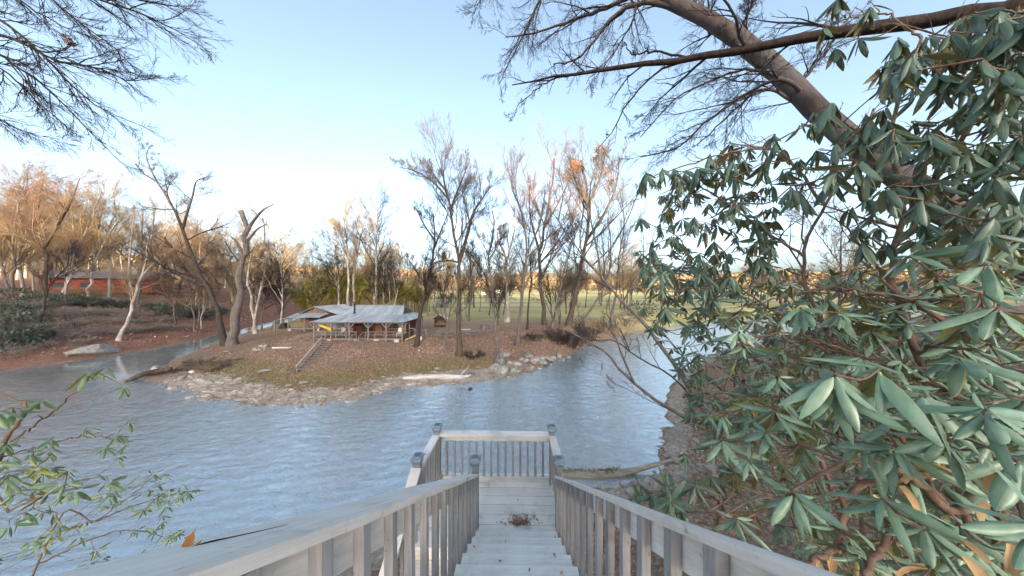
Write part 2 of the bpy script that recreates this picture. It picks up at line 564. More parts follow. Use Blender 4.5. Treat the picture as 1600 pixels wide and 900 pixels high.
def build_ground():
    xs = axis(-60, 34, 0.42, -2400, 2400)
    ys = axis(-6, 58, 0.42, -500, 3600)
    X, Y = np.meshgrid(xs, ys, indexing='ij')
    x, y = X.ravel(), Y.ravel()
    z = terrain(x, y)
    d = sdist(x, y)
    near, west, pen = zones(x, y)
    nx, ny = len(xs), len(ys)
    i = np.arange(nx - 1)[:, None] * ny + np.arange(ny - 1)[None, :]
    q = np.stack([i, i + ny, i + ny + 1, i + 1], -1).reshape(-1, 4)
    mb = MB().add(np.stack([x, y, z], 1), q)
    r = np.hypot(x, y)
    nz = fnoise(x, y, 6.0, 9)
    grass = pen * sm(44, 62, y + 4 * nz) * sm(-60, -40, x + 0.0 * y + 0.28 * (y - 40))
    # green strip along the foot of the bank
    sand = pen * (sm(3.4, 1.2, d + 1.5 * nz) * sm(4, -2, x)) * sm(-37, -31, x) + near * sm(2.2, 0.6, d + 0.5 * nz) * 0.8 + west * sm(1.2, 0.3, d) * 0.3
    sand = np.where(d < 0, 0.0, sand)
    green = pen * sm(2.4, 3.4, d) * sm(5.2, 3.6, d) * sm(-34, -28, x) * sm(0, -5, x)
    forest = np.maximum(sm(360, 460, r), west * sm(50, 90, d))
    bed = sm(0.15, -0.5, d)
    tan = pen * sm(9, 13, d) * (1 - grass)
    me = mb.mesh('ground', make_ground_mat(), smooth=True)
    for nm, a in (('grass', grass), ('sand', sand), ('green', green), ('forest', forest), ('bed', bed), ('tan', tan), ('wst', west * 1.0)):
        at = me.attributes.new(nm, 'FLOAT', 'POINT')
        at.data.foreach_set('value', np.asarray(a, np.float32).ravel())
    o = link('ground', me)
    o['kind'] = 'structure'
    # water: cells at or near the river
    dd = d.reshape(nx, ny)
    m = np.minimum(np.minimum(dd[:-1, :-1], dd[1:, :-1]), np.minimum(dd[:-1, 1:], dd[1:, 1:])) < 0.8
    qs = q.reshape(nx - 1, ny - 1, 4)[m]
    used = np.unique(qs)
    remap = np.zeros(nx * ny, int)
    remap[used] = np.arange(len(used))
    wv = np.stack([x[used], y[used], np.zeros(len(used))], 1)
    w = MB().add(wv, remap[qs]).obj('river_water', make_water_mat(), smooth=True)
    at = w.data.attributes.new('chop', 'FLOAT', 'POINT')
    chop = 1 - 0.86 * sm(-33, -41, wv[:, 0] + 0.5 * fnoise(wv[:, 0], wv[:, 1], 8.0)) * sm(20, 26, wv[:, 1] + 0.25 * (wv[:, 0] + 36))
    at.data.foreach_set('value', chop.astype(np.float32))
    w['kind'] = 'structure'


def attr(nt, name):
    a = nt.nodes.new('ShaderNodeAttribute')
    a.attribute_name = name
    return a.outputs['Fac']


def make_ground_mat():
    m, nt, b = nmat('ground')
    v = coords(nt)
    vo = N(nt, 'ShaderNodeTexVoronoi')
    vo.inputs['Scale'].default_value = 9.0
    nt.links.new(v, vo.inputs['Vector'])
    sepc = nt.nodes.new('ShaderNodeSeparateColor')
    nt.links.new(vo.outputs['Color'], sepc.inputs[0])
    n1 = noise(nt, v, 0.45, 5)
    n2 = noise(nt, v, 5.0, 6, 0.7)
    litter = ramp(nt, sepc.outputs[0], [(0.0, (0.13, 0.07, 0.045)), (0.4, (0.26, 0.15, 0.10)), (0.75, (0.37, 0.235, 0.16)), (1.0, (0.50, 0.37, 0.27))])
    soil = ramp(nt, n2, [(0.3, (0.13, 0.085, 0.055)), (0.7, (0.30, 0.21, 0.14))])
    c = mixc(nt, ramp(nt, n1, [(0.35, (0, 0, 0)), (0.65, (0.75, 0.75, 0.75))]), litter, soil)
    tan = ramp(nt, n2, [(0.3, (0.24, 0.16, 0.115)), (0.7, (0.40, 0.29, 0.21))])
    tanf = N(nt, 'ShaderNodeMath', operation='MULTIPLY')
    nt.links.new(attr(nt, 'tan'), tanf.inputs[0])
    tanf.inputs[1].default_value = 0.75
    c = mixc(nt, tanf.outputs[0], c, tan)
    wr = ramp(nt, sepc.outputs[1], [(0, (0.15, 0.055, 0.04)), (1, (0.34, 0.16, 0.11))])
    wf = N(nt, 'ShaderNodeMath', operation='MULTIPLY')
    nt.links.new(attr(nt, 'wst'), wf.inputs[0])
    wf.inputs[1].default_value = 0.6
    c = mixc(nt, wf.outputs[0], c, wr)
    grn = ramp(nt, n2, [(0.3, (0.10, 0.10, 0.03)), (0.7, (0.24, 0.22, 0.08))])
    gf = N(nt, 'ShaderNodeMath', operation='MULTIPLY')
    nt.links.new(attr(nt, 'green'), gf.inputs[0])
    nt.links.new(ramp(nt, noise(nt, v, 1.1, 4), [(0.4, (0, 0, 0)), (0.6, (1, 1, 1))]), gf.inputs[1])
    c = mixc(nt, gf.outputs[0], c, grn)
    fn = noise(nt, coords(nt, (0.3, 1, 1)), 0.05, 4)
    field = ramp(nt, fn, [(0.34, (0.22, 0.22, 0.09)), (0.48, (0.44, 0.37, 0.16)), (0.65, (0.58, 0.48, 0.24))])
    c = mixc(nt, attr(nt, 'grass'), c, field)
    fo = ramp(nt, noise(nt, v, 0.06, 6, 0.7), [(0.3, (0.17, 0.11, 0.06)), (0.7, (0.34, 0.23, 0.12))])
    c = mixc(nt, attr(nt, 'forest'), c, fo)
    sand = ramp(nt, noise(nt, v, 3.5, 8, 0.75), [(0.3, (0.20, 0.145, 0.10)), (0.5, (0.36, 0.285, 0.215)), (0.74, (0.60, 0.52, 0.43))])
    sf = N(nt, 'ShaderNodeMath', operation='ADD')
    nt.links.new(attr(nt, 'sand'), sf.inputs[0])
    nn = N(nt, 'ShaderNodeMath', operation='MULTIPLY_ADD')
    nt.links.new(n2, nn.inputs[0])
    nn.inputs[1].default_value = 1.2
    nn.inputs[2].default_value = -0.6
    nt.links.new(nn.outputs[0], sf.inputs[1])
    c = mixc(nt, ramp(nt, sf.outputs[0], [(0.4, (0, 0, 0)), (0.65, (1, 1, 1))]), c, sand)
    vb = N(nt, 'ShaderNodeTexVoronoi')
    vb.inputs['Scale'].default_value = 2.6
    nt.links.new(coords(nt, (1, 0.8, 1)), vb.inputs['Vector'])
    sb = nt.nodes.new('ShaderNodeSeparateColor')
    nt.links.new(vb.outputs['Color'], sb.inputs[0])
    bedc = ramp(nt, sb.outputs[0], [(0, (0.14, 0.13, 0.105)), (0.5, (0.34, 0.27, 0.18)), (1, (0.66, 0.53, 0.36))])
    bedn = ramp(nt, noise(nt, v, 0.30, 5), [(0.35, (0.42, 0.52, 0.55)), (0.5, (0.85, 0.85, 0.8)), (0.66, (1.2, 1.02, 0.85))])
    bedc = mixc(nt, 1.0, bedc, bedn, 'MULTIPLY')
    c = mixc(nt, attr(nt, 'bed'), c, bedc)
    nt.links.new(c, b.inputs['Base Color'])
    b.inputs['Roughness'].default_value = 0.95
    b.inputs['Specular IOR Level'].default_value = 0.1
    hh = N(nt, 'ShaderNodeMath', operation='ADD')
    nt.links.new(n2, hh.inputs[0])
    nt.links.new(sepc.outputs[2], hh.inputs[1])
    bump(nt, b, hh.outputs[0], 0.8, 0.06)
    return m


def make_water_mat():
    m = bpy.data.materials.new('river_water')
    m.use_nodes = True
    nt = m.node_tree
    nt.nodes.remove(nt.nodes['Principled BSDF'])
    tc = nt.nodes.new('ShaderNodeTexCoord')
    mp = nt.nodes.new('ShaderNodeMapping')
    mp.inputs['Rotation'].default_value = (0, 0, math.radians(-28))
    mp.inputs['Scale'].default_value = (0.75, 1.7, 1)
    nt.links.new(tc.outputs['Object'], mp.inputs[0])
    a = noise(nt, mp.outputs[0], 1.5, 5, 0.62, 0.6)
    a2 = noise(nt, mp.outputs[0], 0.35, 3, 0.5, 0.3)
    ad = N(nt, 'ShaderNodeMath', operation='MULTIPLY_ADD')
    nt.links.new(a2, ad.inputs[0])
    ad.inputs[1].default_value = 1.2
    nt.links.new(a, ad.inputs[2])
    bp = nt.nodes.new('ShaderNodeBump')
    ch = N(nt, 'ShaderNodeMath', operation='MULTIPLY')
    nt.links.new(attr(nt, 'chop'), ch.inputs[0])
    ch.inputs[1].default_value = 0.75
    nt.links.new(ch.outputs[0], bp.inputs['Strength'])
    bp.inputs['Distance'].default_value = 0.09
    nt.links.new(ad.outputs[0], bp.inputs['Height'])
    fr = nt.nodes.new('ShaderNodeFresnel')
    fr.inputs['IOR'].default_value = 2.7
    nt.links.new(bp.outputs[0], fr.inputs['Normal'])
    gl = nt.nodes.new('ShaderNodeBsdfGlossy')
    gl.inputs['Roughness'].default_value = 0.06
    gl.inputs['Color'].default_value = (1, 1, 1, 1)
    nt.links.new(bp.outputs[0], gl.inputs['Normal'])
    tr = nt.nodes.new('ShaderNodeBsdfTransparent')
    tr.inputs['Color'].default_value = (0.86, 0.92, 0.92, 1)
    df = nt.nodes.new('ShaderNodeBsdfDiffuse')
    df.inputs['Color'].default_value = (0.56, 0.68, 0.70, 1)  # pale tone stands in for bright sky reflected off the water
    nt.links.new(bp.outputs[0], df.inputs['Normal'])
    m1 = nt.nodes.new('ShaderNodeMixShader')
    m1.inputs[0].default_value = 0.3
    nt.links.new(tr.outputs[0], m1.inputs[1])
    nt.links.new(df.outputs[0], m1.inputs[2])
    mx = nt.nodes.new('ShaderNodeMixShader')
    fm = N(nt, 'ShaderNodeMapRange')                 # reflection lifted to brighten the river: never less than a fifth of it mirrors
    fm.inputs[3].default_value = 0.2
    nt.links.new(fr.outputs[0], fm.inputs[0])
    nt.links.new(fm.outputs[0], mx.inputs[0])
    nt.links.new(m1.outputs[0], mx.inputs[1])
    nt.links.new(gl.outputs[0], mx.inputs[2])
    nt.links.new(mx.outputs[0], nt.nodes['Material Output'].inputs[0])
    return m


build_ground()


# ------------------------------------------------------------------ the stairs down to the river
SL, RISE, RUN, Y0, ZL = 0.675, 0.189, 0.28, 3.665, EYE - 3.4


def zt(d):
    return EYE - d


def build_stairs():
    t = thing('deck_stairs', 'weathered grey painted wooden stairs with baluster rails and a landing above the river', 'staircase',
              (0, 0, 0), None, -math.atan(7 / 400.0))
    jit = lambda s: random.uniform(-s, s)
    me_tread = MB().box((-0.535, -RUN - 0.022, -0.04), (0.535, 0, 0)).mesh('tread', M['tread'])
    me_riser = MB().box((-0.532, -0.05, -RISE + 0.001), (0.532, -0.03, -0.0405)).mesh('riser', M['deck_x'])
    for k in range(1, 13):
        y, z = Y0 - RUN * k, ZL + RISE * k
        o = link('tread', me_tread, t, (jit(.003), y, z))
        o.rotation_euler = (jit(.006), jit(.003), jit(.004))
        link('riser', me_riser, t, (0, y, z))
    # upper deck behind the first step
    for i in range(12):
        MB().box((-1.9, 0.0 - 0.148 * (i + 1), -0.038), (1.9, 0.0 - 0.148 * i - 0.008, 0)).obj('deck_board', M['tread'], t).location = (jit(.01), -0.02, ZL + RISE * 12)
    # landing
    ys = [3.33 + 0.171 * i for i in range(8)]
    for i, y in enumerate(ys):
        x0 = -1.40 if y > 3.3 else -0.6
        MB().box((-1.42 + jit(.008), y + 0.004, ZL - 0.04 + jit(.002)), (0.66 + jit(.004), y + 0.165, ZL + jit(.0015))).obj('deck_board', M['tread'], t)
    for x in (-1.36, -0.4, 0.6):
        MB().box((x - 0.02, 3.34, ZL - 0.19), (x + 0.02, 4.66, ZL - 0.045)).obj('joist', M['deck_y'], t)
    for y in (3.36, 4.68):
        MB().box((-1.42, y, ZL - 0.24), (0.66, y + 0.036, ZL - 0.046)).obj('rim_board', M['deck_x'], t)
    # stringers of the upper flight
    for sx in (-1, 1):
        x0, x1 = sorted((sx * 0.577, sx * 0.613))
        a = []
        for x in (x0, x1):
            a.append((x, Y0 + 0.1, ZL - 0.12))
        z1 = ZL + SL * (Y0 - 0.3)
        MB().hexa([(x0, 0.3, z1 - 0.34), (x1, 0.3, z1 - 0.34), (x1, 3.5, ZL - 0.24), (x0, 3.5, ZL - 0.24),
                   (x0, 0.3, z1 - 0.06), (x1, 0.3, z1 - 0.06), (x1, 3.5, ZL + 0.05), (x0, 3.5, ZL + 0.05)]).obj('stringer', M['deck_y'], t)

    def capz(y):                      # underside of the hand rails
        return zt(0.225 + SL * y)
    # balusters of the two upper rails
    for sx in (-1, 1):
        y = 0.505
        while y < 3.5:
            h0, h1 = ZL + SL * (Y0 - y) - 0.09 + jit(.01), capz(y) - 0.004
            w = 0.019
            if sx < 0:
                xa, xb = -0.573, -0.535
            else:
                xa, xb = 0.535, 0.573
            dx, dy = jit(.004), jit(.008)
            dz = 0.019 * SL
            MB().hexa([(xa, y - w, h0), (xb, y - w, h0), (xb, y + w + .006, h0), (xa, y + w + .006, h0),
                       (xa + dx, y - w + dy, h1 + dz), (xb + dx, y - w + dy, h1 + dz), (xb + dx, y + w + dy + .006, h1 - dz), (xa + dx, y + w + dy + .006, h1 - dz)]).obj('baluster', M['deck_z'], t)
            y += 0.205
        # board behind the balusters, under the hand rail
        ya, yb = 0.05, 3.53
        x0, x1 = sorted((sx * 0.5755, sx * 0.6115))
        MB().hexa([(x0, ya, capz(ya) - 0.15), (x1, ya, capz(ya) - 0.15), (x1, yb, capz(yb) - 0.15), (x0, yb, capz(yb) - 0.15),
                   (x0, ya, capz(ya) - 0.004), (x1, ya, capz(ya) - 0.004), (x1, yb, capz(yb) - 0.004), (x0, yb, capz(yb) - 0.004)]).obj('rail_board', M['deck_slope'], t)
    # hand rails: left one flat and wide, right one tipped outwards
    for sx in (-1, 1):
        if sx < 0:
            prof = [(-0.525, 0.0), (-0.525, 0.034), (-0.531, 0.041), (-0.71, 0.041), (-0.716, 0.034), (-0.716, 0.0)]
        else:
            prof = [(0.525, 0.0), (0.525, 0.032), (0.532, 0.038), (0.632, 0.008), (0.637, 0.0), (0.637, -0.032)]
        n = len(prof)
        yy = np.linspace(-0.6, 3.53, 15)
        v = []
        for i, y in enumerate(yy):
            wob = 0.003 * math.sin(3.1 * y + sx)
            for (x, dz) in prof:
                v.append((x + wob, y, capz(y) + dz + 0.002 * math.sin(5 * y)))
        q = [(i * n + j, i * n + (j + 1) % n, (i + 1) * n + (j + 1) % n, (i + 1) * n + j) for i in range(14) for j in range(n)]
        if sx < 0:
            q = [a[::-1] for a in q]
        mb = MB().add(v, q)
        e = [(14 * n + j) for j in range(n)]
        mb.add([v[i] for i in e], None, [(0, j, j + 1) if sx > 0 else (0, j + 1, j) for j in range(1, n - 1)])
        mb.obj('handrail', M['deck_slope'], t)
    # long crack in the left hand rail: a thin dark split standing in the board
    cr = resample([(-0.664, 0.51, 0), (-0.655, 0.56, 0), (-0.642, 0.63, 0), (-0.634, 0.70, 0)], 9)
    cr[:, 2] = [capz(y) + 0.0395 for y in cr[:, 1]]
    MB().tube(cr, np.array([0.002, 0.0045, 0.005, 0.004, 0.0035, 0.003, 0.0025, 0.0022, 0.0015]), 4).obj('rail_crack', M['black'], t)

    # posts with solar lamps
    def solar(post, x, y, z, s=0.078):
        b = MB()
        b.box((x - s * .62, y - s * .62, z), (x + s * .62, y + s * .62, z + 0.028), 2)
        b.box((x - s * .75, y - s * .75, z - 0.035), (x + s * .75, y + s * .75, z), 1)
        fr = [(x + a * s, y + c * s, z + 0.028) for a, c in ((-1, -1), (1, -1), (1, 1), (-1, 1))]
        mid = [(x + a * s, y + c * s, z + 0.038) for a, c in ((-1, -1), (1, -1), (1, 1), (-1, 1))]
        tp = [(x + a * s * .62, y + c * s * .62, z + 0.075) for a, c in ((-1, -1), (1, -1), (1, 1), (-1, 1))]
        b.hexa(fr + mid, 1)
        b.add(mid + tp, [(0, 1, 5, 4), (1, 2, 6, 5), (2, 3, 7, 6), (3, 0, 4, 7), (4, 5, 6, 7)], None, 1)
        g = [(x + a * s * .5, y + c * s * .5, z + 0.0765) for a, c in ((-1, -1), (1, -1), (1, 1), (-1, 1))]
        b.add(g, [(0, 1, 2, 3)], None, 0)
        b.obj('solar_lamp', [M['panel'], M['cap_frame'], M['led']], post)

    def post(x, y, z0, z1, lamp=True, s=0.045):
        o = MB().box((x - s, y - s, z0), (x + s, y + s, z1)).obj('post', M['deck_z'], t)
        if lamp:
            solar(o, x, y, z1 + 0.037)
        return o
    gz = lambda x, y: hz(x, y) - 0.3
    FX0, FX1, FY = -1.385, 0.615, 4.46
    ztop = zt(2.53)
    post(FX0, FY, gz(FX0, FY), ztop + 0.03)
    post(FX1, FY, gz(FX1, FY), ztop + 0.03)
    post(-1.40, 3.60, gz(-1.4, 3.6), zt(2.47))
    post(-0.583, 3.62, gz(-0.58, 3.6), zt(2.50))
    post(0.596, 3.62, gz(0.6, 3.6), zt(2.50))
    MB().box((-1.335, FY - .15, gz(FX0, FY)), (-1.30, FY - .06, ztop - .04)).obj('post', M['deck_z'], t)
    # far rail
    MB().box((FX0 + .05, FY - .07, ztop - .036), (FX1 - .05, FY + .07, ztop)).obj('handrail', M['deck_x'], t)
    MB().box((FX0 + .047, FY - .02, ztop - .125), (FX1 - .047, FY + .02, ztop - .039)).obj('rail_board', M['deck_x'], t)
    MB().box((FX0 + .047, FY - .022, ZL + .03), (FX1 - .047, FY + .022, ZL + .125)).obj('bottom_rail', M['deck_x'], t)
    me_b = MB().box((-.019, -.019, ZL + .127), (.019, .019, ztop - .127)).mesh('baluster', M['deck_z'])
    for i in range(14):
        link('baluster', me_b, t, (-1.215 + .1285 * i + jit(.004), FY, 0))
    # side rails of the landing
    for x in (FX0, FX1):
        yl = FY - .075
        MB().box((x - .06, 3.668, ztop - .034), (x + .06, yl, ztop + .004)).obj('handrail', M['deck_y'], t)
        MB().box((x - .019, 3.666, ztop - .12), (x + .019, yl + .02, ztop - .037)).obj('rail_board', M['deck_y'], t)
        MB().box((x - .02, 3.666, ZL + .03), (x + .02, yl + .02, ZL + .11)).obj('bottom_rail', M['deck_y'], t)
        for i in range(5):
            link('baluster', me_b, t, (x, 3.78 + .126 * i, 0))
    MB().beam((FX0 + .06, 4.34, ZL + .02), (FX0 + .09, 4.36, ZL + .24), .09, .035).obj('brace', M['deck_z'], t)
    # second flight, turning back under the camera to the left
    for k in range(1, 9):
        y = 3.33 - .28 * k
        MB().box((-1.36, y, ZL - RISE * k - .04), (-.64, y + RUN + .02, ZL - RISE * k)).obj('tread', M['tread'], t)
    for x in (-1.385, -.617):
        MB().hexa([(x - .018, .95, ZL - 1.9), (x + .018, .95, ZL - 1.9), (x + .018, 3.35, ZL - .28), (x - .018, 3.35, ZL - .28),
                   (x - .018, .95, ZL - 1.62), (x + .018, .95, ZL - 1.62), (x + .018, 3.35, ZL + .0), (x - .018, 3.35, ZL + .0)]).obj('stringer', M['deck_y'], t)
    za, zb, ya, yb = zt(2.52), zt(2.52) - SL * 2.3, 3.55, 1.25
    MB().beam((-1.40, ya, za), (-1.40, yb, zb), .14, .038).obj('handrail', M['deck_y'], t)
    MB().beam((-1.385, ya, za - .10), (-1.385, yb, zb - .10), .036, .11).obj('rail_board', M['deck_y'], t)
    for i in range(11):
        y = 3.4 - .205 * i
        zz = za - SL * (ya - y)
        MB().box((-1.366 + .002, y - .019, zz - 1.0), (-1.33, y + .019, zz - .07)).obj('baluster', M['deck_z'], t)
    post(-1.40, 1.22, gz(-1.4, 1.2), zb + .06, False)
    # lower platform at the foot of the second flight
    for i in range(9):
        MB().box((-2.6, .95 - .15 * i, ZL - 1.80), (-.6, 1.09 - .15 * i, ZL - 1.76)).obj('deck_board', M['tread'], t)
    for (x, y) in ((-2.5, 1.0), (-2.5, -.1)):
        MB().box((x - .05, y - .05, gz(x, y)), (x + .05, y + .05, ZL - 1.805)).obj('post', M['deck_z'], t)
    return t


# ------------------------------------------------------------------ leaves
def leaf_template(L=1.0, Wd=0.28, fold=0.25, droop=0.18, n=6, tw=0.0, curl=0.0):
    """leaf lying along +Y, midrib and two edges, pointed at both ends; returns verts, quads (top side up +Z)"""
    v = []
    for i in range(n + 1):
        s = i / n
        w = Wd * 0.5 * (math.sin(math.pi * min(1, 0.03 + 0.95 * s ** 0.9)) ** 0.58) if 0 < i < n else 0.012
        y = L * s
        z = -droop * L * s * s
        for side in (-1, 0, 1):
            c = curl * side * side * w
            x = side * w
            zz = z + abs(side) * w * fold - c
            a = tw * s * 2.0
            v.append((x * math.cos(a), y, zz + x * math.sin(a)))
    q = []
    for i in range(n):
        for j in (0, 1):
            a = i * 3 + j
            q.append((a, a + 1, a + 4, a + 3))
    return np.array(v), np.array(q)


def frame(y, up=None, roll=0.0):
    """rotation matrix whose Y column is y and whose Z column is as near up as it can be"""
    y = np.asarray(y, float)
    y = y / (np.linalg.norm(y) + 1e-9)
    up = np.array([0, 0, 1.0]) if up is None else up
    x = np.cross(y, up)
    if np.linalg.norm(x) < 1e-3:
        x = np.array([1.0, 0, 0])
    x /= np.linalg.norm(x)
    z = np.cross(x, y)
    if roll:
        c, s = math.cos(roll), math.sin(roll)
        x, z = x * c + z * s, z * c - x * s
    return np.stack([x, y, z], 1)


LEAFV = [leaf_template(1, w, f, d, 6, t, c) for (w, f, d, t, c) in
         ((0.20, .05, .16, 0, .8), (0.24, .0, .10, .15, 1.2), (0.19, .15, .28, -.12, .5), (0.27, -.1, .14, 0, .9), (0.15, -.5, .40, .12, 2.6), (0.21, .05, .04, -.18, .7))]


def whorl(c, axis_, rg, ln=0.15, n=9, droop=0.6):
    """leaves round a shoot tip; returns list of (variant, 3x3 matrix, position, length)"""
    axis_ = np.asarray(axis_, float)
    axis_ /= np.linalg.norm(axis_) + 1e-9
    a = np.cross(axis_, (0.3, 0.9, 0.2))
    a /= np.linalg.norm(a)
    b = np.cross(axis_, a)
    out = []
    ph = rg.uniform(0, 6.28)
    for i in range(n):
        t = ph + i * 2.399963
        el = rg.uniform(-0.15, 0.75)
        d = (a * math.cos(t) + b * math.sin(t)) * math.cos(el) + axis_ * math.sin(el)
        d = d + np.array([0, 0, -droop * rg.uniform(0.5, 1.3)])
        d /= np.linalg.norm(d)
        l = ln * rg.uniform(0.5, 1.2)
        m = frame(d, axis_ * 0.7 + np.array([0, 0, 0.6]), rg.normal(0, .45))
        out.append((int(rg.integers(len(LEAFV))), m, np.asarray(c) + axis_ * rg.uniform(-.02, .01) + d * 0.012, l))
    return out


def leaves_into(root, leaves, mat, name='leaf', rest='foliage', dry=None, maxn=300):
    """the leaves that show largest become parts, the others one part of kind stuff"""
    base = np.array(root.location)
    eye = np.array([0, 0, EYE])

    def size(l):
        p = l[2] - eye
        if p[1] < 0.2:
            return 0
        u, v = 800 + F * p[0] / p[1], 450 - F * p[2] / p[1]
        if not (-40 < u < 1640 and -40 < v < 940):
            return 0
        return l[3] / np.linalg.norm(p)
    key = np.array([size(l) for l in leaves])
    order = np.argsort(-key)
    mes = []
    def veins(me):
        at = me.attributes.new('vein', 'FLOAT', 'POINT')
        at.data.foreach_set('value', np.tile(np.array([0, 1, 0], np.float32), len(me.vertices) // 3))
        return me
    for v, q in LEAFV:
        mes.append(veins(MB().add(v, q).mesh('leaf', mat, True)))
    for i in order[:maxn]:
        k, m, p, l = leaves[i]
        o = link(name, mes[k], root)
        mm = np.eye(4)
        mm[:3, :3] = m * l
        mm[:3, 3] = p - base
        o.matrix_local = Matrix(mm.tolist())
    mb = MB()
    for i in order[maxn:]:
        k, m, p, l = leaves[i]
        v, q = LEAFV[k]
        mb.add((v * l) @ m.T + p - base, q)
    if len(order) > maxn:
        veins(stuff(mb.obj(rest, mat, root, True)).data)


ORD = ('first second third fourth fifth sixth seventh eighth ninth tenth eleventh twelfth thirteenth fourteenth fifteenth sixteenth '
       'seventeenth eighteenth nineteenth twentieth twenty-first twenty-second twenty-third twenty-fourth twenty-fifth').split()


def ordinals(labels, what):
    """things that look alike are told apart by their place, counted from the left of the photograph"""
    obs = sorted((o for o in COL.objects if o.get('label') in labels and o.parent is None), key=lambda o: o.location[0] / max(o.location[1], .1))
    for i, o in enumerate(obs):
        o['label'] = what % ORD[i]


def build_small_leaves():
    # leaf on the left hand rail
    def capz(y):
        return zt(0.225 + SL * y) + 0.042
    y = 0.52
    t = thing('fallen_leaf', 'curled orange brown leaf lying on the left handrail beside its long crack', 'leaf', (-0.655, y, capz(y)))
    v, q = leaf_template(0.042, 0.017, 0.5, 0.1, 6, 0.4, 0)
    m = frame((0.5, 0.75, -0.3))
    MB().add(v @ m.T + (-0.03, -.01, .006), q).obj('blade', M['orange_leaf'], t, True)
    v, q = leaf_template(0.022, 0.018, 0.5, -0.4, 6, 0.3, 0)
    m = frame((-0.5, 0.6, 0.1))
    MB().add(v @ m.T + (-.005, .0, .006), q).obj('curled_tip', M['orange_leaf'], t, True)
    # heap of leaves at the foot of the upper flight
    rg = np.random.default_rng(5)
    mb = MB()
    for i in range(230):
        v, q = LEAFV[int(rg.integers(6))]
        l = rg.uniform(.025, .055)
        r = abs(rg.normal(0, .1))
        a = rg.uniform(0, 6.28)
        m = frame(rg.normal(0, 1, 3) * (1, 1, .5))
        mb.add((v * (l * 1.6, l, l)) @ m.T + (r * math.cos(a) * 1.3, .05 + abs(r * math.sin(a)) * .9, .01 + max(0, .05 - r * .35) * rg.uniform(.1, 1)), q)
    o = mb.obj('leaf_heap', M['litter_leaf'], None, True)
    o.location = (0.085, 3.62, ZL + .004)
    tag(o, 'heap of dry brown leaves at the foot of the upper stair flight', 'leaf heap', None, 'stuff')
    mb = MB()
    for i in range(16):
        k = int(rg.integers(0, 6))
        yy_ = rg.uniform(3.7, 4.3) if k == 0 else Y0 - RUN * k - rg.uniform(.03, .2)
        v, q = SMALLV[int(rg.integers(4))]
        m = frame((rg.normal(), rg.normal(), 0.05))
        mb.add((v * rg.uniform(.03, .06)) @ m.T + (rg.uniform(-.45, .5) + .0175 * yy_, yy_, ZL + RISE * k + .012), q)
    tag(mb.obj('scattered_leaves', M['litter_leaf']), 'few single brown leaves scattered on the treads and landing boards', 'leaves', None, 'stuff')
    # leaf litter on the near bank
    mb = MB()
    pts = []
    n = 30000
    x = rg.uniform(-3, 22, n)
    yy = rg.uniform(1.0, 24, n)
    d = sdist(x, yy)
    z = terrain(x, yy)
    near, _, _ = zones(x, yy)
    ok = near & (d > .5) & ((np.abs(x) > .6) | (yy > 3.6)) & (rg.uniform(0, 1, n) < np.clip(d / 2.5, .12, 1))
    for i in np.where(ok)[0]:
        v, q = SMALLV[int(rg.integers(4))]
        l = rg.uniform(.06, .14)
        m = frame(rg.normal(0, 1, 3) * (1, 1, .35), None, rg.normal(0, .5))
        mb.add((v * l) @ m.T + (x[i], yy[i], z[i] + .02), q)
    o = mb.obj('leaf_litter', M['litter_leaf'], None, True)
    tag(o, 'brown fallen leaves scattered over the near bank below the stairs', 'leaf litter', None, 'stuff')


SMALLV = [leaf_template(1, w, f, d, 2, t, 0) for (w, f, d, t) in ((.5, .3, .2, .1), (.6, -.2, -.2, -.2), (.45, .4, .3, .2), (.55, .1, -.3, 0))]
build_stairs()
build_small_leaves()


# ------------------------------------------------------------------ cabin, shed and small buildings on the point
CZ = 2.6          # ground level on the point


def slab(mb, pts, th, mi=0):
    """thin plate from a 4-point outline, thickened downwards"""
    p = np.array(pts, float)
    nrm = np.cross(p[1] - p[0], p[3] - p[0])
    nrm /= np.linalg.norm(nrm)
    if nrm[2] < 0:
        nrm = -nrm
    lo = p - nrm * th
    mb.hexa(list(lo) + list(p), mi)
    return mb


def roof_strips(root, name, e0, e1, r0, r1, mat, n, th=0.03, lift=True):
    """corrugated sheets between eave line e0-e1 and ridge line r0-r1 (either may be shorter: hips are cut)"""
    e0, e1, r0, r1 = (np.array(a, float) for a in (e0, e1, r0, r1))
    for i in range(n):
        a, b = i / n, (i + 1) / n - 0.004
        pa, pb = e0 + (e1 - e0) * a, e0 + (e1 - e0) * b
        qa, qb = r0 + (r1 - r0) * a, r0 + (r1 - r0) * b
        dz = 0.006 * (i % 2) if lift else 0
        up = np.array([0, 0, dz])
        mb = MB()
        slab(mb, [pa + up, pb + up, qb + up, qa + up], th)
        # raised ribs
        for f in (0.02, 0.35, 0.68):
            c0, c1 = pa + (pb - pa) * f + up, qa + (qb - qa) * f + up
            mb.beam(c0 + (0, 0, .012), c1 + (0, 0, .012), 0.05, 0.03)
        mb.obj(name, mat, root)


def boards(root, name, a, b, z0, z1, mat, w=0.24, th=0.03, skip=()):
    """vertical boards along the line a-b (xy)"""
    a, b = np.array(a, float), np.array(b, float)
    L = np.linalg.norm(b - a)
    n = max(1, int(L / w))
    d = (b - a) / L
    nr = np.array([d[1], -d[0]])
    mb = MB()
    for i in range(n):
        if i in skip:
            continue
        p, q = a + d * (L * i / n + .006), a + d * (L * (i + 1) / n - .006)
        o = nr * random.uniform(0, .012)
        zz = z1 - random.uniform(0, .02)
        p0, p1, q0, q1 = p + o, p + o + nr * th, q + o, q + o + nr * th
        mb.hexa([(*p0, z0), (*q0, z0), (*q1, z0), (*p1, z0), (*p0, zz), (*q0, zz), (*q1, zz), (*p1, zz)])
    return mb.obj(name, mat, root)


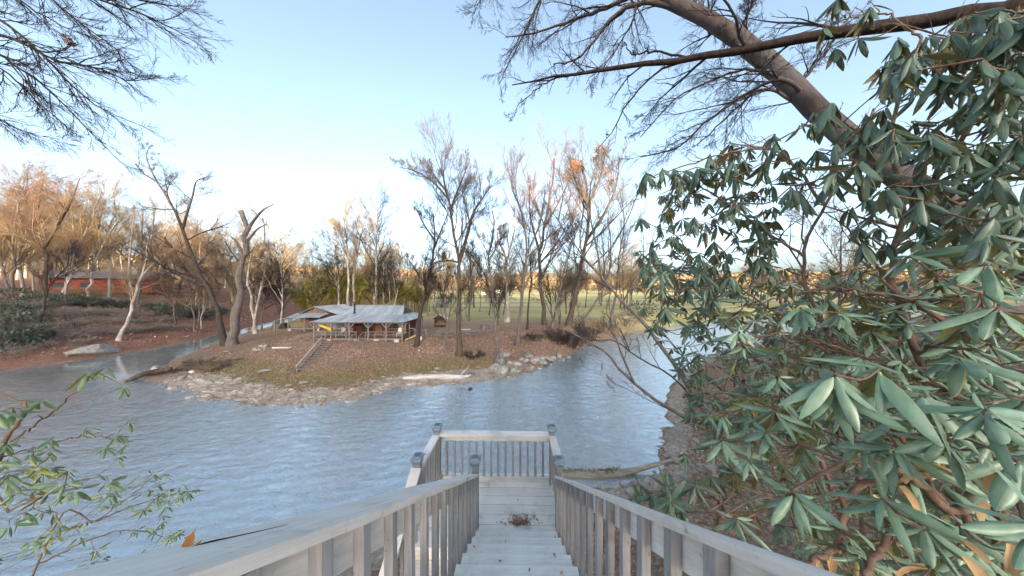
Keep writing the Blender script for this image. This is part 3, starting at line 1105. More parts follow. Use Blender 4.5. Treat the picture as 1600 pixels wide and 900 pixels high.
def build_cabin():
    X0, X1, YF, YB = -24.6, -13.0, 31.0, 39.0
    EZ, FZ = 4.87, 2.86
    bx, by = -18.8, 33.0
    t = thing('porch_cabin', 'rustic red brown cabin with a wide grey metal roof and open porch facing the river', 'cabin', (0, 0, 0))
    # floor
    FX0 = X0 + .35
    for i in range(12):
        MB().box((FX0, YF + .4 + .245 * i, FZ - .05), (X1 - .35, YF + .635 + .245 * i, FZ)).obj('floor_plank', M['brown_wood'], t)
    MB().box((FX0 + .02, YF + .36, FZ - .24), (X1 - .37, YF + .395, FZ - .002)).obj('rim_beam', M['brown_wood'], t)
    # foundation beams on blocks
    for a, b in ((-22.0, -19.2), (-18.4, -16.9), (-16.3, -14.2)):
        MB().box((a, YF + .3, CZ + .02), (b, YF + .5, CZ + .17)).obj('sill_beam', M['grey_wood'], t)
    for x in (-22.3, -19.0, -16.6, -14.1):
        MB().box((x - .28, YF + .22, CZ - .25), (x + .28, YF + .6, CZ + .14)).obj('footing_block', M['concrete'], t)
    # walls
    yw = 33.6
    boards(t, 'front_wall', (-21.4, yw), (X1 - .8, yw), FZ - .02, EZ + .35, M['red_wood'])
    boards(t, 'side_wall', (X1 - .8, yw), (X1 - .8, 38.6), FZ - .02, EZ + .35, M['red_wood'])
    boards(t, 'back_wall', (X1 - .8, 38.6), (X0 + .4, 38.6), FZ - .02, EZ + .3, M['brown_wood'])
    boards(t, 'side_wall', (-21.4, 38.5), (-21.4, yw), FZ - .02, EZ + .35, M['red_wood'])
    MB().box((-17.9, yw - .09, FZ), (-17.0, yw - .035, FZ + 1.85)).obj('door', M['brown_wood'], t)
    w = MB().box((-16.1, yw - .08, FZ + .8), (-15.0, yw - .035, FZ + 1.6)).obj('window', M['window'], t)
    for z in (.8, 1.6):
        MB().box((-16.15, yw - .1, FZ + z - .04), (-14.95, yw - .082, FZ + z + .04)).obj('window_frame', M['grey_wood'], w)
    MB().box((-14.75, yw - .07, FZ + .1), (-13.9, yw - .035, FZ + 1.75)).obj('wall_panel', M['tan_wood'], t)
    # porch posts with Y braces
    for x in (-24.15, -22.1, -19.85, -17.55, -15.35, -13.4):
        zb = CZ - .35
        p = MB().box((x - .07, YF + .2, zb), (x + .07, YF + .34, EZ - .06)).obj('porch_post', M['grey_wood'], t)
        for s in (-1, 1):
            MB().beam((x + s * .06, YF + .27, EZ - .75), (x + s * .62, YF + .27, EZ - .12), .08, .09).obj('brace', M['grey_wood'], p)
    for y in (33.4, 35.8, 38.3):
        MB().box((X1 - .44, y - .06, CZ - .3), (X1 - .32, y + .06, EZ - .05)).obj('porch_post', M['grey_wood'], t)
    MB().box((X0 + .25, YF + .2, EZ - .17), (X1 - .25, YF + .33, EZ - .03)).obj('eave_beam', M['grey_wood'], t)
    MB().box((X1 - .45, YF + .34, EZ - .17), (X1 - .32, YB - .3, EZ - .03)).obj('eave_beam', M['grey_wood'], t)
    # railings with a gap at the front steps
    for a, b in ((-24.1, -19.05), (-17.95, -13.35)):
        for z in (.42, .78):
            MB().box((a, YF + .24, FZ + z - .035), (b, YF + .30, FZ + z + .035)).obj('railing', M['grey_wood'], t)
        n = int((b - a) / 1.1)
        for i in range(n + 1):
            x = a + (b - a) * i / n
            MB().box((x - .04, YF + .305, FZ - .02), (x + .04, YF + .365, FZ + .80)).obj('railing_post', M['grey_wood'], t)
    for y0, y1 in ((YF + .4, 33.3), (33.5, 38.2)):
        for z in (.42, .78):
            MB().box((X1 - .41, y0, FZ + z - .035), (X1 - .35, y1, FZ + z + .035)).obj('railing', M['grey_wood'], t)
    # front steps with a slanting rail
    for i in range(3):
        MB().box((-19.0, YF - .05 - .26 * i, FZ - .18 - .1 * i), (-18.0, YF + .2 - .26 * i, FZ - .13 - .1 * i)).obj('step', M['grey_wood'], t)
    for x in (-18.95, -18.05):
        MB().beam((x, YF + .2, FZ + .8), (x, YF - .85, FZ + .42), .06, .07).obj('step_rail', M['grey_wood'], t)
        MB().box((x - .04, YF - .92, CZ - .25), (x + .04, YF - .85, FZ + .44)).obj('railing_post', M['grey_wood'], t)
    # side steps on the right with a pale slanting board
    MB().beam((X1 - .3, YF + .9, FZ - .3), (X1 + 1.5, YF + .9, FZ + .42), .06, .17).obj('stair_board', M['tan_wood'], t)
    MB().beam((X1 - .3, YF + 2.0, FZ + .95), (X1 + 1.9, YF + 2.0, FZ + .72), .06, .1).obj('stair_board', M['grey_wood'], t)
    for x in (X1 + .5, X1 + 1.3, X1 + 1.95):
        MB().box((x - .05, YF + 1.9, CZ - .2), (x + .05, YF + 1.965, FZ + .9)).obj('railing_post', M['grey_wood'], t)
    # roof: skirt over the porch, steeper top with a small gable on the right, hip on the left
    ym, zm = YF + 2.2, 5.56
    RZ, yr = 6.62, 35.0
    roof_strips(t, 'roof_sheet', (X0, YF, EZ), (X1, YF, EZ), (X0 + 2.2, ym, zm), (X1 - 1.1, ym, zm), M['roof'], 13)
    roof_strips(t, 'roof_sheet', (X0 + 2.2, ym, zm + .01), (X1 - 1.1, ym, zm + .01), (-21.3, yr, RZ), (X1 - 1.7, yr, RZ), M['roof'], 10)
    yb2 = 2 * yr - ym
    roof_strips(t, 'roof_sheet', (X1, YB, EZ), (X0, YB, EZ), (X1 - 1.1, yb2, zm), (X0 + 2.2, yb2, zm), M['roof'], 10)
    roof_strips(t, 'roof_sheet', (X1 - 1.1, yb2, zm + .01), (X0 + 2.2, yb2, zm + .01), (X1 - 1.7, yr, RZ), (-21.3, yr, RZ), M['roof'], 10)
    roof_strips(t, 'roof_sheet', (X0, YB, EZ), (X0, YF, EZ), (X0 + 2.2, yb2, zm), (X0 + 2.2, ym, zm), M['roof'], 6)
    roof_strips(t, 'roof_sheet', (X0 + 2.2, yb2, zm + .01), (X0 + 2.2, ym, zm + .01), (-21.3, yr + .02, RZ), (-21.3, yr - .02, RZ), M['roof'], 3)
    roof_strips(t, 'roof_sheet', (X1, YF, EZ), (X1, YB, EZ), (X1 - 1.1, ym, zm - .006), (X1 - 1.1, yb2, zm - .006), M['roof'], 6)
    MB().add([(X1 - 1.62, ym + .15, zm), (X1 - 1.62, yb2 - .15, zm), (X1 - 1.9, yr, RZ - .08)], None, [(0, 1, 2)]).obj('gable', M['brown_wood'], t)
    MB().beam((-21.4, yr, RZ + .03), (X1 - 1.65, yr, RZ + .03), .35, .05).obj('ridge_cap', M['roof'], t)
    # stove pipe
    pp = MB().tube([(-20.6, 33.5, 5.5), (-20.6, 33.5, 7.0)], .10, 10).obj('stove_pipe', M['black'], t, True)
    MB().tube([(-20.6, 33.5, 7.06), (-20.6, 33.5, 7.1), (-20.6, 33.5, 7.2)], [.2, .19, .02], 10).obj('pipe_cap', M['black'], pp)
    MB().tube([(-20.6, 33.5, 5.62), (-20.6, 33.5, 5.82)], [.26, .12], 10).obj('pipe_collar', M['black'], pp)
    # things on the porch
    o = thing('porch_table', 'low table covered with grey things on the open left end of the porch', 'table', (-23.0, 32.9, FZ))
    MB().box((-.8, -.45, .70), (.8, .45, .75)).obj('tabletop', M['grey_wood'], o)
    for a in (-.7, .7):
        for b in (-.38, .38):
            MB().box((a - .04, b - .04, 0), (a + .04, b + .04, .698)).obj('leg', M['grey_wood'], o)
    o = thing('grill', 'black barrel grill standing by the porch gap in front of the door', 'grill', (-18.55, 32.5, FZ))
    MB().tube([(-.45, 0, .85), (-.43, 0, .85), (.43, 0, .85), (.45, 0, .85)], [.2, .28, .28, .2], 12).obj('barrel', M['black'], o, True)
    for a in (-.35, .35):
        for b in (-.2, .2):
            MB().beam((a, b, 0), (a * .9, b * .7, .7), .04, .04, 0, (1, 0, 0)).obj('leg', M['black'], o)
    cs = [(-21.7, 32.6, 'cloth_grey', 'pale grey porch chair beside the covered table'), (-20.6, 32.5, 'brown_wood', 'brown wooden porch chair left of the black grill'),
          (-14.3, 32.4, 'white', 'white folding chair at the right end of the porch')]
    for x, y, mt, lb in cs:
        o = thing('porch_chair', lb, 'chair', (x, y, FZ), 'chairs on the cabin porch')
        MB().box((-.25, -.25, .42), (.25, .25, .46)).obj('seat', M[mt], o)
        MB().hexa([(-.25, .2, .47), (.25, .2, .47), (.25, .24, .47), (-.25, .24, .47), (-.25, .38, 1.05), (.25, .38, 1.05), (.25, .42, 1.05), (-.25, .42, 1.05)]).obj('backrest', M[mt], o)
        for a in (-.22, .22):
            for b in (-.22, .22):
                MB().box((a - .025, b - .025, 0), (a + .025, b + .025, .418)).obj('leg', M[mt], o)
    # hanging cloths on the left end wall line
    o = thing('hanging_blanket', 'pale grey blanket hung across the left part of the porch', 'blanket', (-22.4, 33.9, EZ - .1))
    n = 14
    v = []
    for i in range(n + 1):
        for z in (0, -.7, -1.4):
            v.append((-1.3 + 2.6 * i / n, .06 * math.sin(i * 1.9 + z), z))
    q = [(i * 3 + j, i * 3 + j + 1, i * 3 + j + 4, i * 3 + j + 3) for i in range(n) for j in (0, 1)]
    MB().add(v, q).obj('cloth', M['cloth_grey'], o, True)
    # flag
    o = thing('yellow_flag', 'bright yellow flag on a slanting staff at the porch eave', 'flag', (-22.05, YF + .2, EZ - .75))
    MB().tube([(0, 0, 0), (-.75, -.95, .62)], .018, 6).obj('staff', M['grey_wood'], o)
    v, q = [], []
    for i in range(9):
        for j in range(4):
            s, c = i / 8, j / 3
            top = np.array([-.75, -.95, .6]) * (1 - s * .95)
            v.append(top + np.array([.05 * c + .12 * c * s, -.03 * math.sin(3 * c + 5 * s), -.50 * c * (0.4 + .55 * s)]))
    q = [(i * 4 + j, i * 4 + j + 1, i * 4 + j + 5, i * 4 + j + 4) for i in range(8) for j in range(3)]
    MB().add(v, q).obj('cloth', M['yellow'], o, True)
    # pipe and white bucket by the right steps
    o = thing('white_bucket', 'white bucket beside the steps at the right end of the cabin', 'bucket', (-11.3, 31.6, CZ - .02))
    MB().tube([(0, 0, 0), (0, 0, .42)], [.17, .21], 12).obj('pail', M['white'], o, True)
    a = np.linspace(0, math.pi, 9)
    MB().tube(np.stack([.21 * np.cos(a), np.zeros(9), .42 + .14 * np.sin(a)], 1), .012, 5).obj('handle', M['black'], o)


def build_shed():
    t = thing('open_shed', 'brown board shed with a grey metal gable roof behind the cabin', 'shed', (-31.4, 41, CZ))
    g = lambda x, y, z: (x + 31.4 - 31.4, y - 41, z)
    # local coordinates: x right, y back, z up from the ground
    for (a, b) in (((-2.6, 0.6), (2.2, 0.6)), ((2.2, 0.6), (3.6, 5.2)), ((3.6, 5.2), (-2.6, 5.2)), ((-2.6, 5.2), (-2.6, 0.6))):
        boards(t, 'wall', a, b, -.2, 2.05, M['brown_wood'])
    MB().add([(-2.7, .45, 2.06), (2.2, .45, 2.06), (-.3, .45, 3.3)], None, [(0, 1, 2)]).obj('gable', M['brown_wood'], t)
    roof_strips(t, 'roof_sheet', (3.9, -.1, 2.06), (5.2, 5.6, 2.0), (-.3, -.1, 3.45), (.9, 5.6, 3.45), M['roof'], 6)
    roof_strips(t, 'roof_sheet', (-3.0, 5.6, 2.1), (-3.2, -.1, 2.1), (.9, 5.6, 3.44), (-.3, -.1, 3.44), M['roof'], 6)
    roof_strips(t, 'roof_sheet', (-3.4, -1.5, 1.85), (1.6, -1.5, 1.85), (-3.2, .45, 2.35), (2.0, .45, 2.35), M['roof'], 6)
    roof_strips(t, 'roof_sheet', (-5.6, -1.1, 1.35), (-3.45, -1.4, 1.8), (-5.6, 2.4, 1.5), (-3.3, 2.4, 2.2), M['roof'], 3)
    for x, z in ((-5.4, 1.3), (-3.3, 1.8), (-.8, 1.82), (1.5, 1.82)):
        MB().box((x - .07, -1.35, -.3), (x + .07, -1.21, z)).obj('post', M['grey_wood'], t)
    MB().beam((-6.1, -1.3, -.1), (-5.4, -1.3, 1.3), .1, .12, 0, (0, 1, 0)).obj('prop', M['grey_wood'], t)
    MB().box((-3.4, -1.5, .08), (1.8, -.9, .2)).obj('bench_plank', M['grey_wood'], t)
    for x in (-3.0, 1.4):
        MB().box((x - .15, -1.4, -.25), (x + .15, -1.0, .078)).obj('block', M['concrete'], t)
    MB().box((-1.6, .5, 0), (-.7, .568, 1.85)).obj('door', M['red_wood'], t)
    # drum under the lean-to
    o = thing('wood_pile', 'pile of cut logs under the low lean-to of the shed', 'log pile', (-36.0, 40.4, CZ - .05))
    for i, (x, z) in enumerate(((-.5, .16), (-.17, .16), (.16, .16), (.5, .16), (-.33, .45), (0, .45), (.33, .45), (-.15, .73), (.17, .73))):
        MB().tube([(x, -.4, z), (x, .5, z)], .155, 8).obj('log', M['bark_dark'], o, True)


def build_small_structures():
    # little roofed shelter
    c = G(687, 512)
    t = thing('wood_shelter', 'tiny roofed firewood shelter with dark opening between the cabin and the stump', 'shelter', (c[0], c[1], c[2]))
    boards(t, 'wall', (-.85, 1.2), (-.85, 0), -.1, 1.55, M['brown_wood'])
    boards(t, 'wall', (.85, 0), (.85, 1.2), -.1, 1.55, M['brown_wood'])
    boards(t, 'wall', (.85, 1.2), (-.85, 1.2), -.1, 1.55, M['brown_wood'])
    MB().add([(-.85, .02, 1.55), (.85, .02, 1.55), (0, .02, 2.0)], None, [(0, 1, 2)]).obj('gable', M['red_wood'], t)
    roof_strips(t, 'roof_sheet', (1.25, -.3, 1.40), (1.25, 1.5, 1.40), (0, -.3, 2.1), (0, 1.5, 2.1), M['roof'], 2)
    roof_strips(t, 'roof_sheet', (-1.25, 1.5, 1.40), (-1.25, -.3, 1.40), (0, 1.5, 2.09), (0, -.3, 2.09), M['roof_dark'], 2)
    MB().box((-.8, -.02, .5), (.8, .06, .62)).obj('shelf', M['grey_wood'], t)
    for i in range(7):
        MB().tube([(-.66 + .22 * i, .1, .12 + .02 * (i % 2)), (-.66 + .22 * i, .9, .12 + .02 * (i % 2))], .1, 7).obj('log', M['bark_brown'], t, True)
    # picnic tables
    for (u, v, s, lb) in ((699, 528, 1.0, 'grey wooden picnic table nearest the cabin under thin trees'), (743, 526, .9, 'grey wooden picnic table in front of the tree stump')):
        c = G(u, v)
        t = thing('picnic_table', lb, 'picnic table', c, 'picnic tables on the point', 0.1)
        for i in range(4):
            MB().box((-1.05 * s, -.39 + .2 * i, .72), (1.05 * s, -.21 + .2 * i, .76)).obj('top_plank', M['grey_wood'], t)
        for y in (-.75, .75):
            MB().box((-1.05 * s, y - .13, .43), (1.05 * s, y + .13, .47)).obj('bench', M['grey_wood'], t)
        for x in (-.75 * s, .75 * s):
            for sgn in (-1, 1):
                MB().beam((x, sgn * .7, -.08), (x, sgn * .2, .72), .05, .1, 0, (1, 0, 0)).obj('leg', M['grey_wood'], t)
            MB().box((x + .03, -.8, .36), (x + .07, .8, .425)).obj('crossbar', M['grey_wood'], t)
    # stump
    c = G(757, 515)
    t = thing('tree_stump', 'broad grey tree stump standing in the leaves beyond the second picnic table', 'stump', c)
    a = np.linspace(0, 2 * np.pi, 19)[:-1]
    v = []
    for z, r in ((-.2, .95), (.1, .85), (.4, .66), (.75, .6), (.82, .56)):
        rr = r * (1 + .10 * np.sin(a * 5 + 1) * (1 - z * .8) + .05 * np.sin(a * 3))
        v += [(x, y, z + .04 * math.sin(2 * b)) for x, y, b in zip(rr * np.cos(a), rr * np.sin(a), a)]
    n = 18
    q = [(i * n + j, i * n + (j + 1) % n, (i + 1) * n + (j + 1) % n, (i + 1) * n + j) for i in range(4) for j in range(n)]
    MB().add(v, q).obj('bark', M['bark_grey'], t, True)
    top = v[-n:] + [(0, 0, .83)]
    MB().add([(p[0], p[1], p[2] + .002) for p in top], None, [(j, (j + 1) % n, n) for j in range(n)]).obj('cut_face', M['grey_wood'], t)
    # pale slab on the ground
    c = G(727, 515)
    o = tag(MB().box((-.85, -.5, -.05), (.85, .5, .07)).obj('stone_slab', M['concrete']), 'pale flat slab lying on the ground left of the stump', 'slab')
    o.location = c
    # fire pit
    c = G(414, 545)
    t = thing('fire_pit', 'ring of stones heaped with grey ash on the left lawn of the point', 'fire pit', c)
    rg = np.random.default_rng(2)
    for i in range(13):
        a = i / 13 * 6.28
        rock_mesh(rg, .24, .2).obj_at('stone', M['rock'], t, (1.0 * math.cos(a), .8 * math.sin(a), .08))
    for i in range(6):
        rock_mesh(rg, .26, .2).obj_at('stone', M['rock'], t, (rg.uniform(-.4, .4), rg.uniform(-.3, .3), .28 + .1 * rg.random()))
    c2 = G(440, 545)
    t = thing('bench_log', 'thin grey log lying beside the stone fire pit', 'log', c2)
    MB().tube(resample([(-1.0, -.1, .1), (0.6, 0, .12), (3.4, .15, .06)], 7), [.11, .11, .1, .1, .09, .08, .06], 8).obj('trunk', M['drift'], t, True)
    # wooden steps down the bank
    a, b = G(512, 537), G(474, 582)
    t = thing('bank_steps', 'grey wooden steps with one handrail going down the leafy bank below the cabin', 'steps', (a + b) / 2)
    o0 = np.array(t.location)
    d = b - a
    L = np.linalg.norm(d)
    side = np.cross(d / L, (0, 0, 1))
    side /= np.linalg.norm(side)
    n = 12
    hd = d * (1, 1, 0) / np.linalg.norm(d[:2])
    for i in range(n):
        p = a + d * (i + .3) / n + (0, 0, .16)
        w = .55 + .02 * (i % 3)
        MB().add(np.array([p - side * w, p + side * w, p + side * w + hd * .2, p - side * w + hd * .2, p - side * w + (0, 0, .05), p + side * w + (0, 0, .05), p + side * w + hd * .2 + (0, 0, .05), p - side * w + hd * .2 + (0, 0, .05)]) - o0, MB.BQ).obj('tread', M['grey_wood'], t)
    for s in (-.52, .52):
        MB().beam(a + side * s + (0, 0, .05) - o0, b + side * s + (0, 0, .05) - o0, .06, .2).obj('stringer', M['grey_wood'], t)
    rs = .6                                         # upstream side, left in view
    MB().beam(a + side * rs + (0, 0, .75) - o0, b + side * rs + (0, 0, .6) - o0, .07, .09).obj('handrail', M['drift'], t)
    for f in (.04, .35, .66, .97):
        p = a + d * f + side * rs - o0
        MB().beam(p + (0, 0, -.25), p + (0, 0, .66), .07, .07, 0, (1, 0, 0)).obj('railing_post', M['grey_wood'], t)
    # red house on the west bank
    c = G(160, 462, 40)
    c[1] = max(c[1], 58)
    c = np.array([(160 - 800) / F * 62, 62, hz((160 - 800) / F * 62, 62)])
    t = thing('red_log_house', 'red log house with a grey roof among bare trees on the left bank', 'house', c, None, 0.5)
    H = 3.6
    for i in range(10):
        z = .1 + i * .36
        mb = MB()
        for y in (0, 7):
            mb.tube([(-8, y, z), (8, y, z)], .185, 8)
        for x in (-7.7, 7.7):
            mb.tube([(x, -.2, z + .18), (x, 7.2, z + .18)], .185, 8)
        mb.obj('log_course', M['red_log'], t, True)
    roof_strips(t, 'roof_sheet', (-8.8, -1.0, 3.55), (8.8, -1.0, 3.55), (-8.8, 3.5, 5.5), (8.8, 3.5, 5.5), M['roof_dark'], 8)
    roof_strips(t, 'roof_sheet', (8.8, 8.0, 3.55), (-8.8, 8.0, 3.55), (8.8, 3.5, 5.49), (-8.8, 3.5, 5.49), M['roof_dark'], 8)
    for x in (-7.9, 7.9):
        MB().add([(x, 0, 3.6), (x, 7, 3.6), (x, 3.5, 5.3)], None, [(0, 1, 2)]).obj('gable', M['red_log'], t)
    for x in (-6, -2.4, 5.2):
        w = MB().box((x - .6, -.26, 1.3), (x + .6, -.205, 2.5)).obj('window', M['window'], t)
        MB().box((x - .68, -.25, 1.22), (x + .68, -.21, 1.295)).obj('sill', M['grey_wood'], w)
    MB().box((1.0, -.27, .1), (2.0, -.205, 2.2)).obj('door', M['brown_wood'], t)
    MB().box((3.5, 1.8, 4.6), (4.4, 2.7, 6.4)).obj('chimney', M['rock'], t)
    # dark stairs down the west bank
    a, b = G(88, 500), G(118, 530)
    t = thing('bank_stairs', 'dark weathered stairs with lattice rail on the left bank among ferns', 'steps', (a + b) / 2)
    o0 = np.array(t.location)
    d = b - a
    sd = np.array([d[1], -d[0], 0])
    sd /= np.linalg.norm(sd)
    for i in range(9):
        p = a + d * (i + .5) / 9 + (0, 0, .15) - o0
        MB().beam(p - sd * .6, p + sd * .6, .25, .05).obj('tread', M['grey_wood'], t)
    for s in (-.6, .6):
        p, q2 = a + sd * s - o0, b + sd * s - o0
        MB().beam(p + (0, 0, .9), q2 + (0, 0, .9), .06, .08).obj('handrail', M['bark_dark'], t)
        for i in range(10):
            r = p + (q2 - p) * i / 9
            MB().beam(r + (0, 0, -.2), r + (0, 0, .86), .06, .06, 0, (1, 0, 0)).obj('baluster', M['bark_dark'], t)
    # far buildings across the field
    for (u, v, Yd, w, h, mt, lb) in ((780, 461, 300, 9, 4, 'white', 'small white farmhouse far across the field behind the tall trees'),
                                     (757, 463, 240, 5, 2.6, 'white', 'low white hut far across the field left of the farmhouse'),
                                     (965, 464, 260, 12, 4, 'tan_wood', 'tan barn far across the field near the river bend'),
                                     (601, 466, 120, 3.6, 2.2, 'green_plastic', 'small dark green shed at the field edge behind the cabin roof')):
        x = (u - 800) / F * Yd
        t = thing('far_house', lb, 'house', (x, Yd, hz(x, Yd)))
        for (p, q2) in (((-w / 2, 0), (w / 2, 0)), ((w / 2, 0), (w / 2, w * .6)), ((w / 2, w * .6), (-w / 2, w * .6)), ((-w / 2, w * .6), (-w / 2, 0))):
            boards(t, 'wall', p, q2, -.5, h, M[mt], 1.2, .1)
        roof_strips(t, 'roof_sheet', (-w * .55, -.4, h), (w * .55, -.4, h), (-w * .55, w * .3, h + w * .22), (w * .55, w * .3, h + w * .22), M['roof_dark'], 2)
        roof_strips(t, 'roof_sheet', (w * .55, w * .6 + .4, h), (-w * .55, w * .6 + .4, h), (w * .55, w * .3, h + w * .22), (-w * .55, w * .3, h + w * .22), M['roof_dark'], 2)
        for s in (-.25, .2):
            MB().box((w * s - .5, -.16, h * .4), (w * s + .5, -.12, h * .75)).obj('window', M['window'], t)


class RockMB(MB):
    def obj_at(self, name, mat, parent, loc):
        o = self.obj(name, mat, parent, False)
        o.location = tuple(float(c) for c in loc)
        return o


_t = (1 + 5 ** .5) / 2
ICO_V = np.array([(-1, _t, 0), (1, _t, 0), (-1, -_t, 0), (1, -_t, 0), (0, -1, _t), (0, 1, _t), (0, -1, -_t), (0, 1, -_t), (_t, 0, -1), (_t, 0, 1), (-_t, 0, -1), (-_t, 0, 1)]) / math.hypot(1, _t)
ICO_F = np.array([(0, 11, 5), (0, 5, 1), (0, 1, 7), (0, 7, 10), (0, 10, 11), (1, 5, 9), (5, 11, 4), (11, 10, 2), (10, 7, 6), (7, 1, 8), (3, 9, 4), (3, 4, 2), (3, 2, 6), (3, 6, 8), (3, 8, 9), (4, 9, 5), (2, 4, 11), (6, 2, 10), (8, 6, 7), (9, 8, 1)])


def subdiv(v, f):
    v = list(map(tuple, v))
    cache, out = {}, []

    def mid(a, b):
        k = (min(a, b), max(a, b))
        if k not in cache:
            m = (np.array(v[a]) + v[b]) / 2
            v.append(tuple(m / np.linalg.norm(m)))
            cache[k] = len(v) - 1
        return cache[k]
    for a, b, c in f:
        x, y, z = mid(a, b), mid(b, c), mid(c, a)
        out += [(a, x, z), (b, y, x), (c, z, y), (x, y, z)]
    return np.array(v), np.array(out)


ICO2_V, ICO2_F = subdiv(ICO_V, ICO_F)


def rock_mesh(rg, r, h, sub=False, facets=5):
    v, f = (ICO2_V, ICO2_F) if sub else (ICO_V, ICO_F)
    v = v.copy()
    for _ in range(facets):
        n = rg.normal(0, 1, 3)
        n /= np.linalg.norm(n)
        c = rg.uniform(.45, .8)
        dd = v @ n
        v = v - np.maximum(dd - c, 0)[:, None] * n
    v = v * (1 + rg.normal(0, .04, (len(v), 1)))
    s = np.array([r * rg.uniform(.85, 1.35), r * rg.uniform(.7, 1.1), h * rg.uniform(.8, 1.2)])
    a = rg.uniform(0, 6.28)
    v = v * s
    v = v @ np.array([[math.cos(a), math.sin(a), 0], [-math.sin(a), math.cos(a), 0], [0, 0, 1]])
    mb = RockMB()
    mb.add(v, None, f)
    return mb


def build_rocks():
    rg = np.random.default_rng(11)
    gl = 'boulders piled at the water edge below the tall tree'
    spots = [(768, 575, 16), (783, 566, 18), (785, 580, 22), (776, 572, 14), (800, 578, 12), (787, 554, 14), (826, 556, 14), (835, 565, 17), (822, 563, 12), (845, 560, 12),
             (849, 567, 13), (857, 561, 16), (866, 560, 12), (873, 556, 13), (808, 568, 10), (815, 574, 10), (797, 566, 9), (830, 573, 9), (859, 568, 9), (806, 584, 8), (842, 574, 8), (880, 560, 9), (888, 556, 8), (815, 560, 8)]
    lab = {2: 'largest tan boulder, lowest of the pile at the water edge', 0: 'leftmost tan boulder of the pile at the water edge', 5: 'tan boulder by the tree root, highest above the pile'}
    for i, (u, v, w) in enumerate(spots):
        c = G(u, v + 2)
        r = w / F * c[1] * .62
        o = rock_mesh(rg, r, r * .62, True).obj('boulder', M['rock'])
        o.location = (c[0], c[1], c[2] + r * .15)
        tag(o, lab.get(i, 'grey tan boulder among the rocks piled at the water edge'), 'boulder', gl)
    for (u, v, w, h, nm, lb, mt) in ((155, 550, 40, 1.0, 'boulder', 'long flat grey boulder at the left stream edge beside the leaning pale tree', 'rock'),
                                     (417, 580, 20, .16, 'flat_stone', 'flat dark stone lying on the slope left of the bank steps', 'rock'),
                                     (355, 549, 9, .10, 'flat_stone', 'small flat stone at the foot of the two big left trees', 'rock'),
                                     (408, 602, 18, .10, 'flat_stone', 'pale flat stone on the gravel beach left of the steps', 'pebble'),
                                     (502, 631, 6, .16, 'wet_stone', 'small tan stone at the water line of the gravel beach', 'tan_wood'),
                                     (735, 609, 8, .14, 'wet_stone', 'dark stone sticking out of the shallow water below the driftwood', 'bark_dark'),
                                     (299, 583, 6, .2, 'white_stone', 'small white stone in the brush near the stream mouth', 'white'),
                                     (655, 548, 4, .12, 'white_stone', 'small white stone in leaves right of the cabin', 'white'),
                                     (475, 598, 12, .07, 'flat_stone', 'pale flat stone on grass below the bank steps', 'pebble'),
                                     (245, 577, 14, .35, 'boulder', 'pale boulder at the stream mouth beside the jammed log', 'pebble'),
                                     (972, 757, 9, .12, 'boulder', 'grey stone under the mossy fallen log on the near shore', 'rock'),
                                     (1010, 760, 11, .14, 'boulder', 'pale stone right of the mossy log on the near shore', 'pebble')):
        c = G(u, v)
        r = w / F * c[1] * .62
        o = rock_mesh(rg, r, h, True).obj(nm, M[mt])
        o.location = (c[0], c[1], max(c[2], 0) + h * .2)
        tag(o, lb, 'stone')
    # pebbles on the beach
    mb = MB()
    n = 26000
    x, y = rg.uniform(-36, 3, n), rg.uniform(18.5, 29, n)
    d = sdist(x, y)
    _, _, pen = zones(x, y)
    keep = pen & (x > -33) & (d > -1.2) & (d < 3.6) & (rg.random(n) < np.clip(1.1 - np.abs(d - 0.9) / 2.2, .03, 1))
    z = terrain(x, y)
    for i in np.where(keep)[0][:5200]:
        r = min(.3, .022 * math.exp(abs(rg.normal(0, .95))))
        v = ICO_V * (r * rg.uniform(.9, 1.7), r * rg.uniform(.8, 1.2), r * .6) + (x[i], y[i], z[i] + r * .1)
        mb.add(v, None, ICO_F)
    tag(mb.obj('beach_pebbles', M['pebble']), 'pale pebbles covering the gravel beach of the point', 'pebbles', None, 'stuff')
    mb = MB()
    x, y = rg.uniform(2, 12, 5000), rg.uniform(10, 18, 5000)
    d = sdist(x, y)
    near, _, _ = zones(x, y)
    z = terrain(x, y)
    for i in np.where(near & (d > -.6) & (d < 2.4))[0][:700]:
        r = .035 * math.exp(abs(rg.normal(0, .6)))
        mb.add(ICO_V * (r * rg.uniform(.9, 1.7), r, r * .6) + (x[i], y[i], z[i] + r * .1), None, ICO_F)
    tag(mb.obj('shore_pebbles', M['pebble']), 'pebbles along the near shore under the mossy log', 'pebbles', None, 'stuff')


def log_thing(name, label, cat, pts, rad, mat, k=10, branches=(), group=None):
    pts = np.array(pts, float)
    t = thing(name, label, cat, pts[0], group)
    p = resample(pts - pts[0], 18)
    r = np.interp(np.linspace(0, 1, 18), np.linspace(0, 1, len(rad)), rad)
    MB().tube(p, r, k).obj('trunk', mat, t, True)
    for b, br in branches:
        MB().tube(resample(np.array(b, float) - pts[0], 7), np.linspace(br, br * .3, 7), 6).obj('branch', mat, t, True)
    return t


